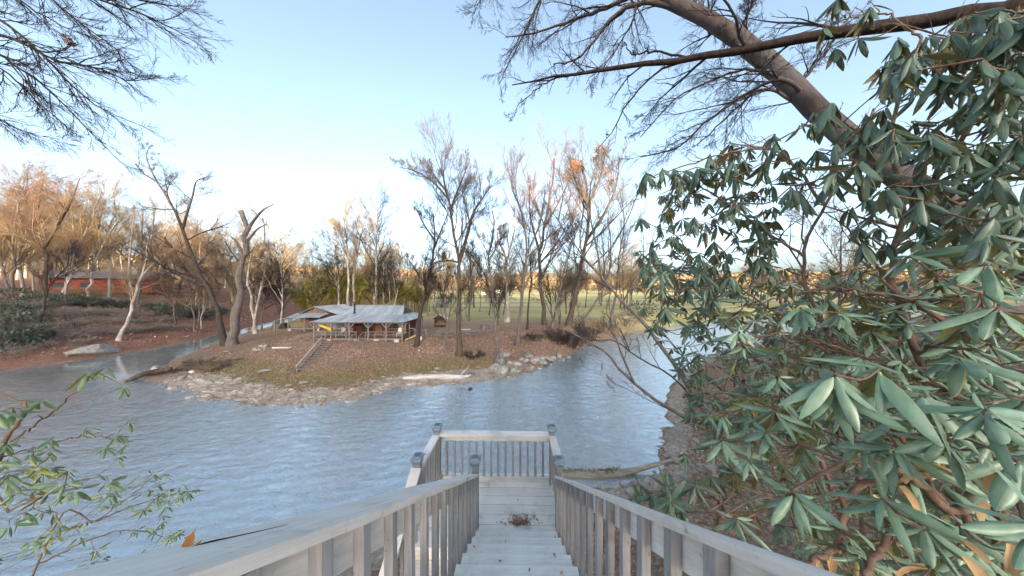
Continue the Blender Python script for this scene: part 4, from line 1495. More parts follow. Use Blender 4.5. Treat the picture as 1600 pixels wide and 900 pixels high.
def build_logs():
    # driftwood on the beach
    z = lambda u, v, h: G(u, v) + (0, 0, h)
    log_thing('driftwood_log', 'long bleached driftwood log stranded at the water line right of the gravel beach', 'log',
              [z(630, 594, .15), z(662, 593, .2), z(700, 592, .18), z(722, 592, .12), z(736, 590, .25)], [.16, .25, .27, .22, .08], M['drift'], 10,
              [([z(715, 592, .1), z(728, 584, .4), z(733, 578, .5)], .07)])
    log_thing('jammed_log', 'dark log jammed across the stream mouth at the tip of the point', 'log',
              [z(196, 597, .15), z(222, 592, .4), z(245, 586, .35), z(268, 582, .35)], [.16, .26, .3, .2], M['bark_brown'])
    # mossy log on the near shore
    a, b, c, d = z(868, 741, .15), z(935, 745, .2), z(985, 741, .22), z(1052, 730, .3)
    t = log_thing('mossy_log', 'mossy fallen log lying along the near shore right of the landing', 'log', [a, b, c, d], [.20, .21, .14, .07], M['log_tan'], 10)
    rg = np.random.default_rng(4)
    mb = MB()
    for i in range(1300):
        s = rg.uniform(0, .62) ** 1.15
        p = resample(np.array([a, b, c, d]) - a, 30)[int(s * 29)] + rg.normal(0, .10, 3) * (1, .8, .3) + (0, 0, .15)
        v, q = SMALLV[i % 4]
        m = frame(rg.normal(0, 1, 3) + (0, 0, .9))
        mb.add((v * rg.uniform(.04, .09)) @ m.T + p, q)
    stuff(mb.obj('moss', M['mossleaf'], t))
    log_thing('fallen_log', 'grey fallen tree trunk lying on the left bank above the flat boulder', 'log',
              [z(128, 490, .4), z(160, 492, .3), z(190, 497, .3), z(222, 507, .2)], [.3, .36, .34, .2], M['bark_grey'])


build_cabin()
build_shed()
build_small_structures()
build_rocks()
build_logs()


# ------------------------------------------------------------------ bare trees
def unit(a):
    return a / (np.linalg.norm(a, axis=-1, keepdims=True) + 1e-9)


def sprout(Pt, R, m, rg, t0=0.25, lr=0.5, ang=(0.45, 0.95), n=6, wob=0.16, up=0.08, rmin=0.006, rk=0.7, flat=0.0):
    """m side branches on each of the given branches, all at once"""
    B, k, _ = Pt.shape
    t = t0 + (1 - t0) * (np.arange(m)[None] + rg.random((B, m))) / m
    f = np.clip(t * (k - 1), 0, k - 1.001)
    i = f.astype(int)
    w = (f - i)[..., None]
    b = np.arange(B)[:, None]
    pos = Pt[b, i] * (1 - w) + Pt[b, i + 1] * w
    tan = unit(Pt[b, i + 1] - Pt[b, i])
    rad = R[b, i] * (1 - w[..., 0]) + R[b, i + 1] * w[..., 0]
    perp = unit(np.cross(tan, rg.normal(0, 1, tan.shape) * (1, 1, 1 - flat) + 1e-6))
    a = rg.uniform(ang[0], ang[1], (B, m))[..., None]
    d = tan * np.cos(a) + perp * np.sin(a)
    plen = np.linalg.norm(np.diff(Pt, axis=1), axis=2).sum(1)[:, None]
    L = plen * lr * rg.uniform(0.55, 1.2, (B, m)) * (1.2 - 0.75 * t)
    pos, d, L, rad = pos.reshape(-1, 3), d.reshape(-1, 3), L.ravel(), rad.ravel()
    out = [pos]
    for _ in range(n - 1):
        d = unit(d + rg.normal(0, wob, d.shape) + np.array([0, 0, up]))
        out.append(out[-1] + d * (L / (n - 1))[:, None])
    NP_ = np.stack(out, 1)
    r0 = np.maximum(np.minimum(rad * rk, L * 0.015 + 0.003), rmin)
    NR = np.maximum(r0[:, None] * np.linspace(1, 0.22, n)[None], rmin * 0.6)
    return NP_, NR


def crown_mesh(lv0, rg, plan, name, mat, split=False):
    """lv0: list of (points (n,3), radii (n)) resampled to a common n; plan: list of sprout keyword dicts"""
    Pt = np.stack([a for a, _ in lv0])
    R = np.stack([r for _, r in lv0])
    mb = MB()
    last = None
    for j, kw in enumerate(plan):
        kw = dict(kw)
        k = kw.pop('k')
        if j == 0 and len(Pt) > 1:                       # limbs carry fewer branches than the trunk
            kl = dict(kw, m=max(3, int(round(kw['m'] * (.75 if split else 1)))), t0=min(kw['t0'], .2))
            a, ra = sprout(Pt[:1], R[:1], rg=rg, **kw)
            b, rb = sprout(Pt[1:], R[1:], rg=rg, **kl)
            Pt, R = np.concatenate([a, b]), np.concatenate([ra, rb])
        else:
            Pt, R = sprout(Pt, R, rg=rg, **kw)
        v, q = tubes(Pt, R, k)
        mb.add(v, q)
        last = Pt
    return mb, last


PLAN = [dict(m=15, t0=.28, lr=.50, ang=(.4, .9), n=8, wob=.12, up=.07, k=6, rmin=.010, rk=.5),
        dict(m=8, t0=.2, lr=.55, ang=(.3, .75), n=6, wob=.11, up=.07, k=4, rmin=.008),
        dict(m=7, t0=.15, lr=.6, ang=(.3, .75), n=5, wob=.12, up=.06, k=3, rmin=.0062),
        dict(m=9, t0=.12, lr=.65, ang=(.25, .75), n=4, wob=.12, up=.04, k=3, rmin=.0055)]


def pixel_tree(label, trunk, w0, w1, limbs=(), mats=('bark_grey', 'twig_dark'), seed=0, plan=PLAN, Y=None, dy=0.0, group=None, leaves=None, sink=.4, m1=None, name='bare_tree', t0=None, scale_l=1.0):
    """tree drawn through photograph pixels at its own distance; its depth spread is added by the branching"""
    rg = np.random.default_rng(1000 + seed)
    b = G(*trunk[0]) if Y is None else P(*trunk[0], Y)
    Yb = b[1]
    t = thing(name, label, 'tree', b, group)
    n = 16
    mid = [P(u, v, Yb + dy * i / max(1, len(trunk) - 1)) for i, (u, v) in enumerate(trunk)]
    b[2] = hz(b[0], b[1])
    mid[0] = b.copy()
    pts = resample(np.array(mid) - b, n)
    wob = rg.normal(0, .012, (n, 3)) * (w0 / F * Yb) * 8
    wob[0] = 0
    pts = pts + wob
    rad = np.linspace(0, 1, n)
    st_ = math.sqrt(1 + ((trunk[0][0] - 800) / F) ** 2)
    r = .78 / st_ * (w0 * (1 - rad) ** 1.2 + w1 * (1 - (1 - rad) ** 1.2)) / F * Yb / 2
    r = r * (1 + 0.5 * np.exp(-rad * 24))
    pts0 = np.vstack([pts[0] - (0, 0, sink), pts])
    mt = M[mats[0]]
    MB().tube(pts0, np.concatenate([[r[0] * 1.25], r]), 10).obj('trunk', mt, t, True)
    lv0 = [(pts, r)]
    for lp, wl in limbs:
        lpts = [P(u, v, Yb + dy * .6 + (rg.uniform(-.6, .6) * i)) for i, (u, v) in enumerate(lp)]
        # start on the trunk: nearest trunk sample
        j = int(np.argmin(np.linalg.norm(pts[:, [0, 2]] - (lpts[0] - b)[[0, 2]], axis=1)))
        off = pts[j] + b - lpts[0]
        lpts = [q + off * (1 - i / (len(lpts))) for i, q in enumerate(lpts)]
        lq = resample(np.array(lpts) - b, n)
        lr_ = np.linspace(wl * .9, wl * .22, n) / st_ / F * Yb / 2
        MB().tube(lq, lr_, 7).obj('limb', mt, t, True)
        lv0.append((lq, lr_))
    pl = [dict(p) for p in plan]
    if m1:
        pl[0]['m'] = m1
    if t0 is not None:
        pl[0]['t0'] = t0
    pl[0]['lr'] *= scale_l
    mb, tips = crown_mesh(lv0, rg, pl, 'crown', None, True)
    mb.obj('crown', M[mats[1]], t, True)
    if leaves:
        cnt, mat, sz, zmin = leaves
        tp = tips[:, -1]
        tp = tp[tp[:, 2] > zmin * tp[:, 2].max()]
        lm = MB()
        # dense and thin patches: keep the tips near a few centres
        cs = tp[rg.integers(len(tp), size=9)]
        dmin = np.min(np.linalg.norm(tp[:, None] - cs[None], axis=2), axis=1)
        tp = tp[np.argsort(dmin + rg.exponential(1.1, len(tp)))[:max(10, cnt // 2)]]
        for i in range(cnt):
            p = tp[i % len(tp)] + rg.normal(0, .3, 3)
            v, q = SMALLV[i % 4]
            lm.add((v * rg.uniform(.6, 1.3) * sz) @ frame(rg.normal(0, 1, 3) + (0, 0, -.5)).T + p, q)
        stuff(lm.obj('leaves', M[mat], t))
    return t


def build_hero_trees():
    T = pixel_tree
    thin = [dict(PLAN[0], m=13, lr=.36), dict(PLAN[1], m=8), dict(PLAN[2], m=7), dict(PLAN[3], m=7)]
    sparse = [dict(PLAN[0], m=12, lr=.30, ang=(.6, 1.1)), dict(PLAN[1], m=8, up=.1), dict(PLAN[2], m=7), dict(PLAN[3], m=6)]
    T('tall dark tree leaning left over the stream mouth, right beside the broken trunk', [(352, 540), (345, 505), (335, 475), (318, 440), (300, 400), (280, 345), (265, 310), (240, 285), (212, 256)], 15, 3.5,
      [([(283, 350), (292, 322), (300, 300), (306, 280), (322, 275)], 6), ([(240, 287), (232, 268), (226, 245), (232, 228)], 4), ([(330, 460), (305, 437), (275, 432), (250, 425)], 4),
       ([(303, 405), (330, 425), (345, 450)], 3), ([(318, 440), (300, 452), (280, 455)], 3)], ('bark_dark', 'twig_dark'), 1, sparse, dy=1.5, scale_l=1.0)
    T('thick broken topped trunk with short stubs beside the tall leaning tree', [(363, 540), (371, 505), (376, 455), (383, 405), (384, 370), (378, 328)], 22, 11,
      [([(384, 410), (373, 385), (362, 372)], 9), ([(385, 368), (398, 345), (412, 328), (429, 318)], 9), ([(384, 385), (402, 362), (418, 352)], 7), ([(381, 420), (395, 408), (420, 402), (450, 405)], 4)],
      ('bark_grey', 'twig_dark'), 2, [dict(PLAN[0], m=5, lr=.3), dict(PLAN[1], m=4), dict(PLAN[2], m=4)], dy=-.6)
    T('pale grey tree leaning right on the left bank behind the flat boulder', [(186, 532), (200, 497), (213, 465), (223, 430), (233, 385), (243, 330)], 11, 4,
      [([(212, 467), (203, 435), (205, 385), (210, 335)], 7), ([(225, 425), (250, 400), (275, 385)], 4)], ('bark_pale', 'twig_gold'), 3, thin, dy=2)
    T('big dark forked tree on the left bank in front of the red house', [(68, 472), (71, 440), (73, 400), (70, 368), (50, 330), (30, 285)], 13, 5,
      [([(72, 390), (95, 350), (112, 318), (125, 280)], 9), ([(71, 372), (62, 330), (68, 280)], 7)], ('bark_brown', 'twig_red'), 4, dy=2)
    T('tree with slanting twin limbs left of the red house wall', [(92, 470), (108, 425), (124, 385), (140, 345), (158, 300)], 11, 4, [([(110, 420), (118, 370), (112, 320)], 6)], ('bark_pale', 'twig_gold'), 5, dy=2)
    T('slim pale tree in front of the middle of the red house', [(135, 470), (144, 425), (150, 380), (163, 310)], 9, 3, [([(146, 415), (168, 370), (190, 335)], 5)], ('bark_pale', 'twig_gold'), 6)
    T('slim pale tree at the right end of the red house', [(168, 470), (174, 420), (173, 370), (180, 310)], 8, 3, [], ('bark_pale', 'twig_gold'), 7)
    T('leftmost grey tree on the bank near the photograph edge', [(20, 470), (24, 420), (22, 370), (32, 310)], 9, 4, [([(24, 400), (5, 360), (-10, 330)], 5)], ('bark_grey', 'twig_red'), 8)
    T('dark slanting young tree in ferns on the left bank', [(62, 505), (70, 470), (82, 440), (105, 415), (108, 385)], 6, 2.5, [([(82, 440), (120, 420), (170, 390)], 3)], ('bark_dark', 'twig_dark'), 9, thin)
    T('pale twin stemmed tree left of the brown shed, left stem', [(399, 521), (394, 480), (388, 440), (392, 400), (385, 360)], 8, 3, [([(398, 500), (408, 450), (416, 410), (420, 380)], 6)], ('bark_pale', 'twig_gold'), 10, thin)
    T('bare tree with curved trunk behind the brown shed', [(436, 492), (432, 455), (428, 420), (415, 380), (410, 340)], 8, 3, [([(430, 430), (445, 400), (465, 380)], 4)], ('bark_brown', 'twig_gold'), 11)
    T('white barked tree rising behind the cabin stove pipe', [(545, 482), (544, 440), (541, 395), (538, 350)], 5, 2, [([(544, 430), (530, 395), (515, 370)], 3)], ('bark_pale', 'twig_gold'), 12, Y=48)
    T('white barked tree close right of the one behind the stove pipe', [(552, 482), (554, 440), (562, 395), (570, 350)], 4.5, 2, [], ('bark_pale', 'twig_gold'), 13, Y=50)
    T('tall white barked tree rising behind the cabin ridge', [(587, 480), (588, 440), (587, 395), (590, 345)], 5.5, 2, [], ('bark_pale', 'twig_dark'), 14, Y=50)
    T('dark crooked tree at the right corner of the cabin porch', [(651, 541), (655, 505), (661, 473), (669, 440), (676, 405), (679, 370), (677, 335)], 9, 3,
      [([(668, 445), (650, 420), (635, 400)], 4), ([(677, 395), (690, 360), (702, 330)], 4), ([(678, 372), (660, 345), (648, 320)], 4)], ('bark_dark', 'twig_dark'), 15, thin, dy=.8)
    T('tall straight tree forking high above the bank, left of the boulder pile', [(717, 555), (717, 520), (717, 470), (717, 425), (716, 402), (708, 360), (702, 325), (697, 295), (693, 268)], 11, 3,
      [([(717, 410), (730, 365), (738, 335), (752, 312), (766, 292)], 7), ([(715, 404), (695, 403), (672, 410)], 4), ([(700, 312), (676, 285), (650, 268), (628, 262)], 4), ([(703, 330), (714, 300), (724, 275), (730, 258)], 5),
       ([(698, 300), (680, 275), (668, 255)], 4)], ('bark_brown', 'twig_brown'), 16, dy=.5, t0=.45)
    T('slim tree with exposed roots just above the boulder pile', [(775, 566), (778, 545), (774, 510), (770, 470), (766, 430), (764, 400), (772, 360), (768, 330)], 8, 2.5, [([(768, 440), (745, 410), (735, 385)], 3), ([(765, 405), (780, 375), (790, 350)], 3)],
      ('bark_grey', 'twig_dark'), 17, thin)
    T('slender tree leaning right behind the boulder pile, bare far up', [(808, 540), (812, 500), (816, 465), (820, 425), (823, 385), (818, 340), (803, 300), (792, 258)], 7.5, 2.5, [([(818, 450), (838, 410), (850, 380)], 3), ([(820, 400), (842, 350), (850, 300)], 4)],
      ('bark_grey', 'twig_brown'), 18, thin)
    T('stout pale trunk standing on the leaf covered flat right of the stump', [(792, 503), (793, 470), (791, 430), (788, 400), (776, 365)], 9, 3, [([(790, 420), (800, 380), (808, 345)], 5), ([(789, 405), (770, 390), (755, 375)], 4)], ('bark_pale', 'twig_gold'), 19)
    T('tall tree with upswept crown glowing orange at its top', [(851, 508), (848, 475), (844, 430), (846, 385), (855, 340), (862, 295), (866, 250)], 9, 3, [([(845, 400), (830, 340), (828, 290)], 5), ([(852, 350), (880, 300), (895, 265)], 4), ([(847, 420), (872, 385), (890, 350)], 4)],
      ('bark_brown', 'twig_red'), 20)
    T('tall tree holding clusters of orange leaves above the thicket', [(888, 508), (897, 470), (906, 430), (914, 385), (920, 340), (916, 295), (908, 250)], 11, 3.5, [([(915, 375), (945, 330), (962, 290), (968, 245)], 6), ([(918, 330), (900, 290), (892, 255)], 5), ([(919, 330), (938, 285), (945, 240)], 5)],
      ('bark_brown', 'twig_brown'), 21, leaves=(1100, 'orange_leaf', .28, .6))
    T('thin double stemmed sapling between the picnic tables and the tall straight tree', [(697, 552), (698, 510), (695, 470), (688, 430), (684, 390)], 4, 1.5, [([(697, 520), (705, 470), (712, 430)], 2.5), ([(698, 500), (690, 465), (678, 440)], 2)], ('bark_grey', 'twig_dark'), 22, thin)
    T('slim tree at the edge of the leaf covered flat behind the stump', [(733, 502), (734, 470), (737, 440), (735, 405), (742, 370)], 4.5, 1.5, [([(735, 455), (720, 440), (708, 432)], 2.5), ([(736, 450), (755, 428), (770, 418)], 2.5)], ('bark_grey', 'twig_dark'), 23, thin)
    T('thin leaning tree left of the orange leaved tree', [(862, 512), (872, 470), (880, 430), (893, 385), (905, 350)], 5, 2, [], ('bark_grey', 'twig_dark'), 24, thin)
    T('thin dark sapling right of the slender leaning tree', [(824, 515), (826, 470), (830, 430), (826, 380), (832, 330)], 4, 1.5, [], ('bark_dark', 'twig_dark'), 25, thin)
    T('slim tree close behind the thicket on the right bank', [(905, 512), (925, 480), (948, 440), (955, 395), (950, 340)], 6, 2, [], ('bark_grey', 'twig_brown'), 26, thin)
    T('slim bare tree standing right of the thicket over the river bend', [(955, 500), (965, 465), (968, 425), (975, 380), (968, 320)], 5, 2, [], ('bark_grey', 'twig_brown'), 27, thin, Y=46)
    # trees rooted on the near bank, leaning over the river
    lean = [dict(PLAN[0], m=8, lr=.24, t0=.4, ang=(.5, 1.0), up=.12), dict(PLAN[1], m=5), dict(PLAN[2], m=4), dict(PLAN[3], m=4)]
    T('lower grey leaning tree stretching left low over the river from the near bank', [(1150, 690), (1080, 655), (1012, 612), (968, 572), (945, 548), (915, 527), (880, 510), (862, 490), (850, 462), (838, 440)], 11, 2.5,
      [([(967, 573), (953, 535), (945, 500), (944, 470), (950, 445)], 6), ([(1012, 612), (960, 590), (900, 560)], 2)], ('bark_grey', 'twig_dark'), 30, lean, Y=13.5, dy=6)
    T('upper leaning tree with pale bark crossing above the river bend', [(1130, 680), (1045, 582), (1010, 532), (965, 482), (930, 442), (900, 405), (872, 365), (850, 325)], 13, 3,
      [([(932, 445), (927, 405), (920, 365), (918, 325), (925, 290)], 6), ([(965, 482), (985, 450), (1000, 425), (1003, 380)], 5), ([(900, 405), (885, 400), (862, 402)], 4), ([(925, 430), (960, 395), (985, 350), (1000, 310)], 5), ([(872, 365), (880, 320), (870, 280)], 4)],
      ('bark_grey', 'twig_dark'), 31, lean, Y=13, dy=5)
    T('dark crooked branch tree reaching left behind the shrub leaves', [(1170, 690), (1110, 590), (1060, 530), (1025, 508), (990, 490), (960, 470), (930, 470), (905, 455)], 7, 2, [([(990, 490), (975, 460), (955, 440)], 3)], ('bark_dark', 'twig_dark'), 32, lean, Y=18, dy=3)


# ------------------------------------------------------------------ large overhanging trees close to the camera
def over_tree(name, label, base, trunk, r0, r1, limbs, mats, plan, seed, k=12):
    """tree given by world points"""
    rg = np.random.default_rng(seed)
    base = np.array(base, float)
    t = thing(name, label, 'tree', base)
    n = 20
    pts = resample(np.vstack([[base - (0, 0, .5)], trunk]) - base, n)
    r = np.linspace(r0, r1, n)
    MB().tube(pts, r * (1 + .05 * rg.normal(0, 1, n)), k).obj('trunk', M[mats[0]], t, True)
    lv0 = []
    for lp, ra, rb in limbs:
        lq = resample(np.array(lp) - base, n) + rg.normal(0, .012, (n, 3))
        lr_ = np.linspace(ra, rb, n)
        MB().tube(lq, lr_, 8).obj('limb', M[mats[0]], t, True)
        lv0.append((lq, lr_))
    mb, tips = crown_mesh(lv0, rg, plan, 'crown', None)
    mb.obj('crown', M[mats[1]], t, True)
    return t, tips


def build_overhead():
    # leaning beech at upper right
    tr = [P(1720, 500, 3.4), P(1600, 410, 3.6), P(1440, 300, 3.9), P(1300, 195, 4.2), P(1215, 110, 4.6), P(1120, 38, 5.0), P(1010, -15, 5.4), P(880, -80, 6.0), P(740, -170, 6.6)]
    b = np.array([9.6, 3.0, hz(9.6, 3.0)])
    L = lambda *a: [P(*p) for p in a]
    limbs = [(L((1260, 150, 4.4), (1220, 125, 4.2), (1170, 145, 4.4), (1110, 185, 4.6), (1060, 230, 4.9), (1000, 245, 5.2)), .035, .012),
             (L((1225, 125, 4.6), (1190, 110, 4.5), (1130, 118, 4.7), (1050, 160, 5.0), (1000, 215, 5.3)), .03, .01),
             (L((1290, 190, 4.3), (1200, 140, 4.6), (1150, 170, 4.8), (1090, 225, 5.0)), .03, .01),
             (L((1150, 60, 4.9), (1110, 45, 5.2), (1095, 10, 5.4), (1120, -40, 5.6)), .05, .02),
             (L((1060, 10, 5.2), (1010, 5, 5.4), (960, 25, 5.7), (905, 90, 6.2), (865, 100, 6.5)), .06, .012),
             (L((1010, -15, 5.4), (950, 10, 5.8), (900, 30, 6.2), (840, 50, 6.5), (790, 60, 7)), .05, .012),
             (L((880, -80, 6.0), (850, -20, 6.3), (830, 30, 6.6), (800, 90, 6.8), (780, 130, 7)), .04, .01),
             (L((760, -160, 6.6), (780, -80, 6.9), (760, -20, 7.2), (740, 20, 7.4)), .04, .01),
             (L((1000, -10, 5.4), (985, 40, 5.6), (960, 80, 5.9), (915, 130, 6.2)), .03, .008),
             (L((1180, 80, 4.8), (1165, 30, 4.9), (1190, -10, 5.0)), .03, .012),
             (L((1100, 30, 5.1), (1130, 60, 5.0), (1180, 78, 4.6)), .035, .02),
             (L((1240, 140, 4.5), (1290, 80, 4.4), (1330, 20, 4.5)), .03, .012)]
    plan = [dict(m=12, t0=.12, lr=.42, ang=(.4, 1.0), n=7, wob=.15, up=-.02, k=5, rmin=.005, rk=.5),
            dict(m=9, t0=.12, lr=.5, ang=(.4, 1.0), n=6, wob=.16, up=-.05, k=4, rmin=.0032, rk=.5),
            dict(m=8, t0=.12, lr=.55, ang=(.35, .9), n=5, wob=.14, up=-.08, k=3, rmin=.0022),
            dict(m=3, t0=.15, lr=.5, ang=(.3, .8), n=3, wob=.12, up=-.08, k=3, rmin=.0018)]
    t, tips = over_tree('leaning_beech', 'thick smooth barked beech leaning left across the upper right sky', b, tr, .21, .095, limbs, ('beech', 'twig_dark'), plan, 41, 14)
    # dark limb crossing in front of the beech
    tr = [P(1900, -20, 2.6), P(1760, -60, 2.7)]
    b = np.array([7.8, 2.4, hz(7.8, 2.4)])
    limbs = [(L((1760, -60, 2.7), (1600, 5, 2.9), (1460, 30, 3.2), (1300, 53, 3.5), (1175, 74, 3.8), (1060, 93, 4.1), (950, 108, 4.4), (880, 118, 4.7), (800, 132, 5.2)), .10, .010),
             (L((1130, 82, 3.95), (1040, 105, 4.2), (985, 155, 4.5), (960, 200, 4.8), (930, 240, 5)), .02, .006),
             (L((1080, 92, 4.1), (1020, 80, 4.3), (990, 85, 4.5), (975, 65, 4.6)), .018, .008),
             (L((920, 112, 4.5), (870, 122, 4.8), (838, 140, 5.1), (812, 165, 5.4), (795, 190, 5.6)), .014, .006)]
    plan2 = [dict(m=9, t0=.35, lr=.2, ang=(.4, 1.0), n=7, wob=.15, up=.0, k=5, rmin=.005),
             dict(m=7, t0=.15, lr=.5, ang=(.4, 1.0), n=6, wob=.16, up=-.02, k=4, rmin=.0036),
             dict(m=5, t0=.15, lr=.5, ang=(.35, .9), n=5, wob=.14, up=-.03, k=3, rmin=.0025)]
    over_tree('dark_limbed_tree', 'dark rough limb reaching left in front of the leaning beech trunk', b, tr, .22, .12, limbs, ('bark_limb', 'twig_dark'), plan2, 42)
    # tree out of frame on the left whose branches hang into the sky
    b = np.array([-19, 1.5, hz(-19, 1.5)])
    tr = [np.array([-18.5, 2.5, 9]), np.array([-18, 4, 15]), np.array([-17, 5.5, 20])]
    limbs = []
    for pp, ra in (([(-250, 0, 7), (-60, 40, 7), (20, 60, 7.2), (90, 95, 7.5), (150, 105, 7.8), (200, 125, 8), (250, 120, 8.3)], .06),
                   ([(-200, -30, 7), (-40, 10, 7), (50, 70, 7.2), (110, 130, 7.5), (160, 170, 7.8), (215, 195, 8.2)], .05),
                   ([(-150, 60, 7), (-30, 75, 7), (30, 105, 7.2), (75, 140, 7.4), (130, 195, 7.8), (190, 255, 8.2)], .045),
                   ([(-150, 90, 7), (-20, 100, 7.2), (30, 130, 7.4), (60, 160, 7.6), (110, 205, 8)], .035),
                   ([(-100, -120, 6.5), (40, -60, 6.8), (130, -10, 7), (215, 20, 7.4), (270, 45, 7.7), (330, 82, 8)], .05),
                   ([(-60, -140, 6.5), (60, -80, 6.8), (160, -20, 7), (240, 5, 7.4), (300, 10, 7.8)], .045),
                   ([(-120, 150, 8), (-20, 180, 8.2), (40, 205, 8.4), (100, 220, 8.8)], .03),
                   ([(-40, -110, 6.6), (60, -20, 7), (130, 40, 7.3), (185, 80, 7.6), (180, 100, 7.8)], .035),
                   ([(-100, -60, 7), (0, -20, 7.2), (60, 20, 7.5), (120, 50, 7.7), (200, 70, 8)], .035)):
        lp = [np.array([-17.5, 5, 17])] + [P(*p) for p in pp]
        limbs.append((lp, ra, .007))
    plan3 = [dict(m=22, t0=.40, lr=.19, ang=(.2, .7), n=7, wob=.11, up=-.01, k=4, rmin=.0055),
             dict(m=8, t0=.15, lr=.5, ang=(.25, .8), n=6, wob=.13, up=-.01, k=3, rmin=.005),
             dict(m=7, t0=.1, lr=.5, ang=(.25, .8), n=4, wob=.12, up=-.01, k=3, rmin=.0028)]
    t, tips = over_tree('overhanging_tree', 'fine bare branches hanging into the upper left sky from a tree outside', b, tr, .42, .25, limbs, ('bark_dark', 'twig_dark'), plan3, 43)
    # caught clump of dead leaves
    c = P(107, 62, 7.45)
    rg = np.random.default_rng(8)
    mb = MB()
    for i in range(40):
        v, q = SMALLV[i % 4]
        mb.add((v * rg.uniform(.09, .17)) @ frame(rg.normal(0, 1, 3) + (-.8, 0, 0)).T + rg.normal(0, .07, 3), q)
    o = mb.obj('leaf_clump', M['litter_leaf'])
    o.location = c
    tag(o, 'clump of dead brown leaves caught in the upper left branches', 'leaf clump')


build_hero_trees()
build_overhead()


# ------------------------------------------------------------------ woods: shared tree meshes, one object each
def variant(seed, h, r, fork, plan, lean=.05):
    """meshes (trunk, crown) of a bare tree standing at the origin"""
    rg = np.random.default_rng(seed)
    n = 14
    d = np.array([rg.normal(0, lean), rg.normal(0, lean), 1.0])
    pts = np.cumsum(np.vstack([[0, 0, 0], np.array([d + rg.normal(0, .07, 3) * (1, 1, 0) for _ in range(n - 1)]) * h / (n - 1)]), axis=0)
    pts[:, 2] -= .3
    rad = np.linspace(r, r * .15, n) * (1 + .5 * np.exp(-np.arange(n) * 1.6))
    lv0 = [(pts, rad)]
    tm = MB().tube(pts, rad, 8)
    for i in range(fork):
        j = int(n * rg.uniform(.3, .6))
        a = rg.uniform(0, 6.28)
        dd = unit(np.array([math.cos(a) * .55, math.sin(a) * .55, 1]))
        lq = pts[j] + np.cumsum(np.vstack([[0, 0, 0], np.array([dd + rg.normal(0, .1, 3) for _ in range(n - 1)]) * h * .55 / (n - 1)]), axis=0)
        lr_ = np.linspace(rad[j] * .75, r * .1, n)
        tm.tube(lq, lr_, 6)
        lv0.append((lq, lr_))
    mb, _ = crown_mesh(lv0, rg, plan, 'crown', None)
    return tm, mb


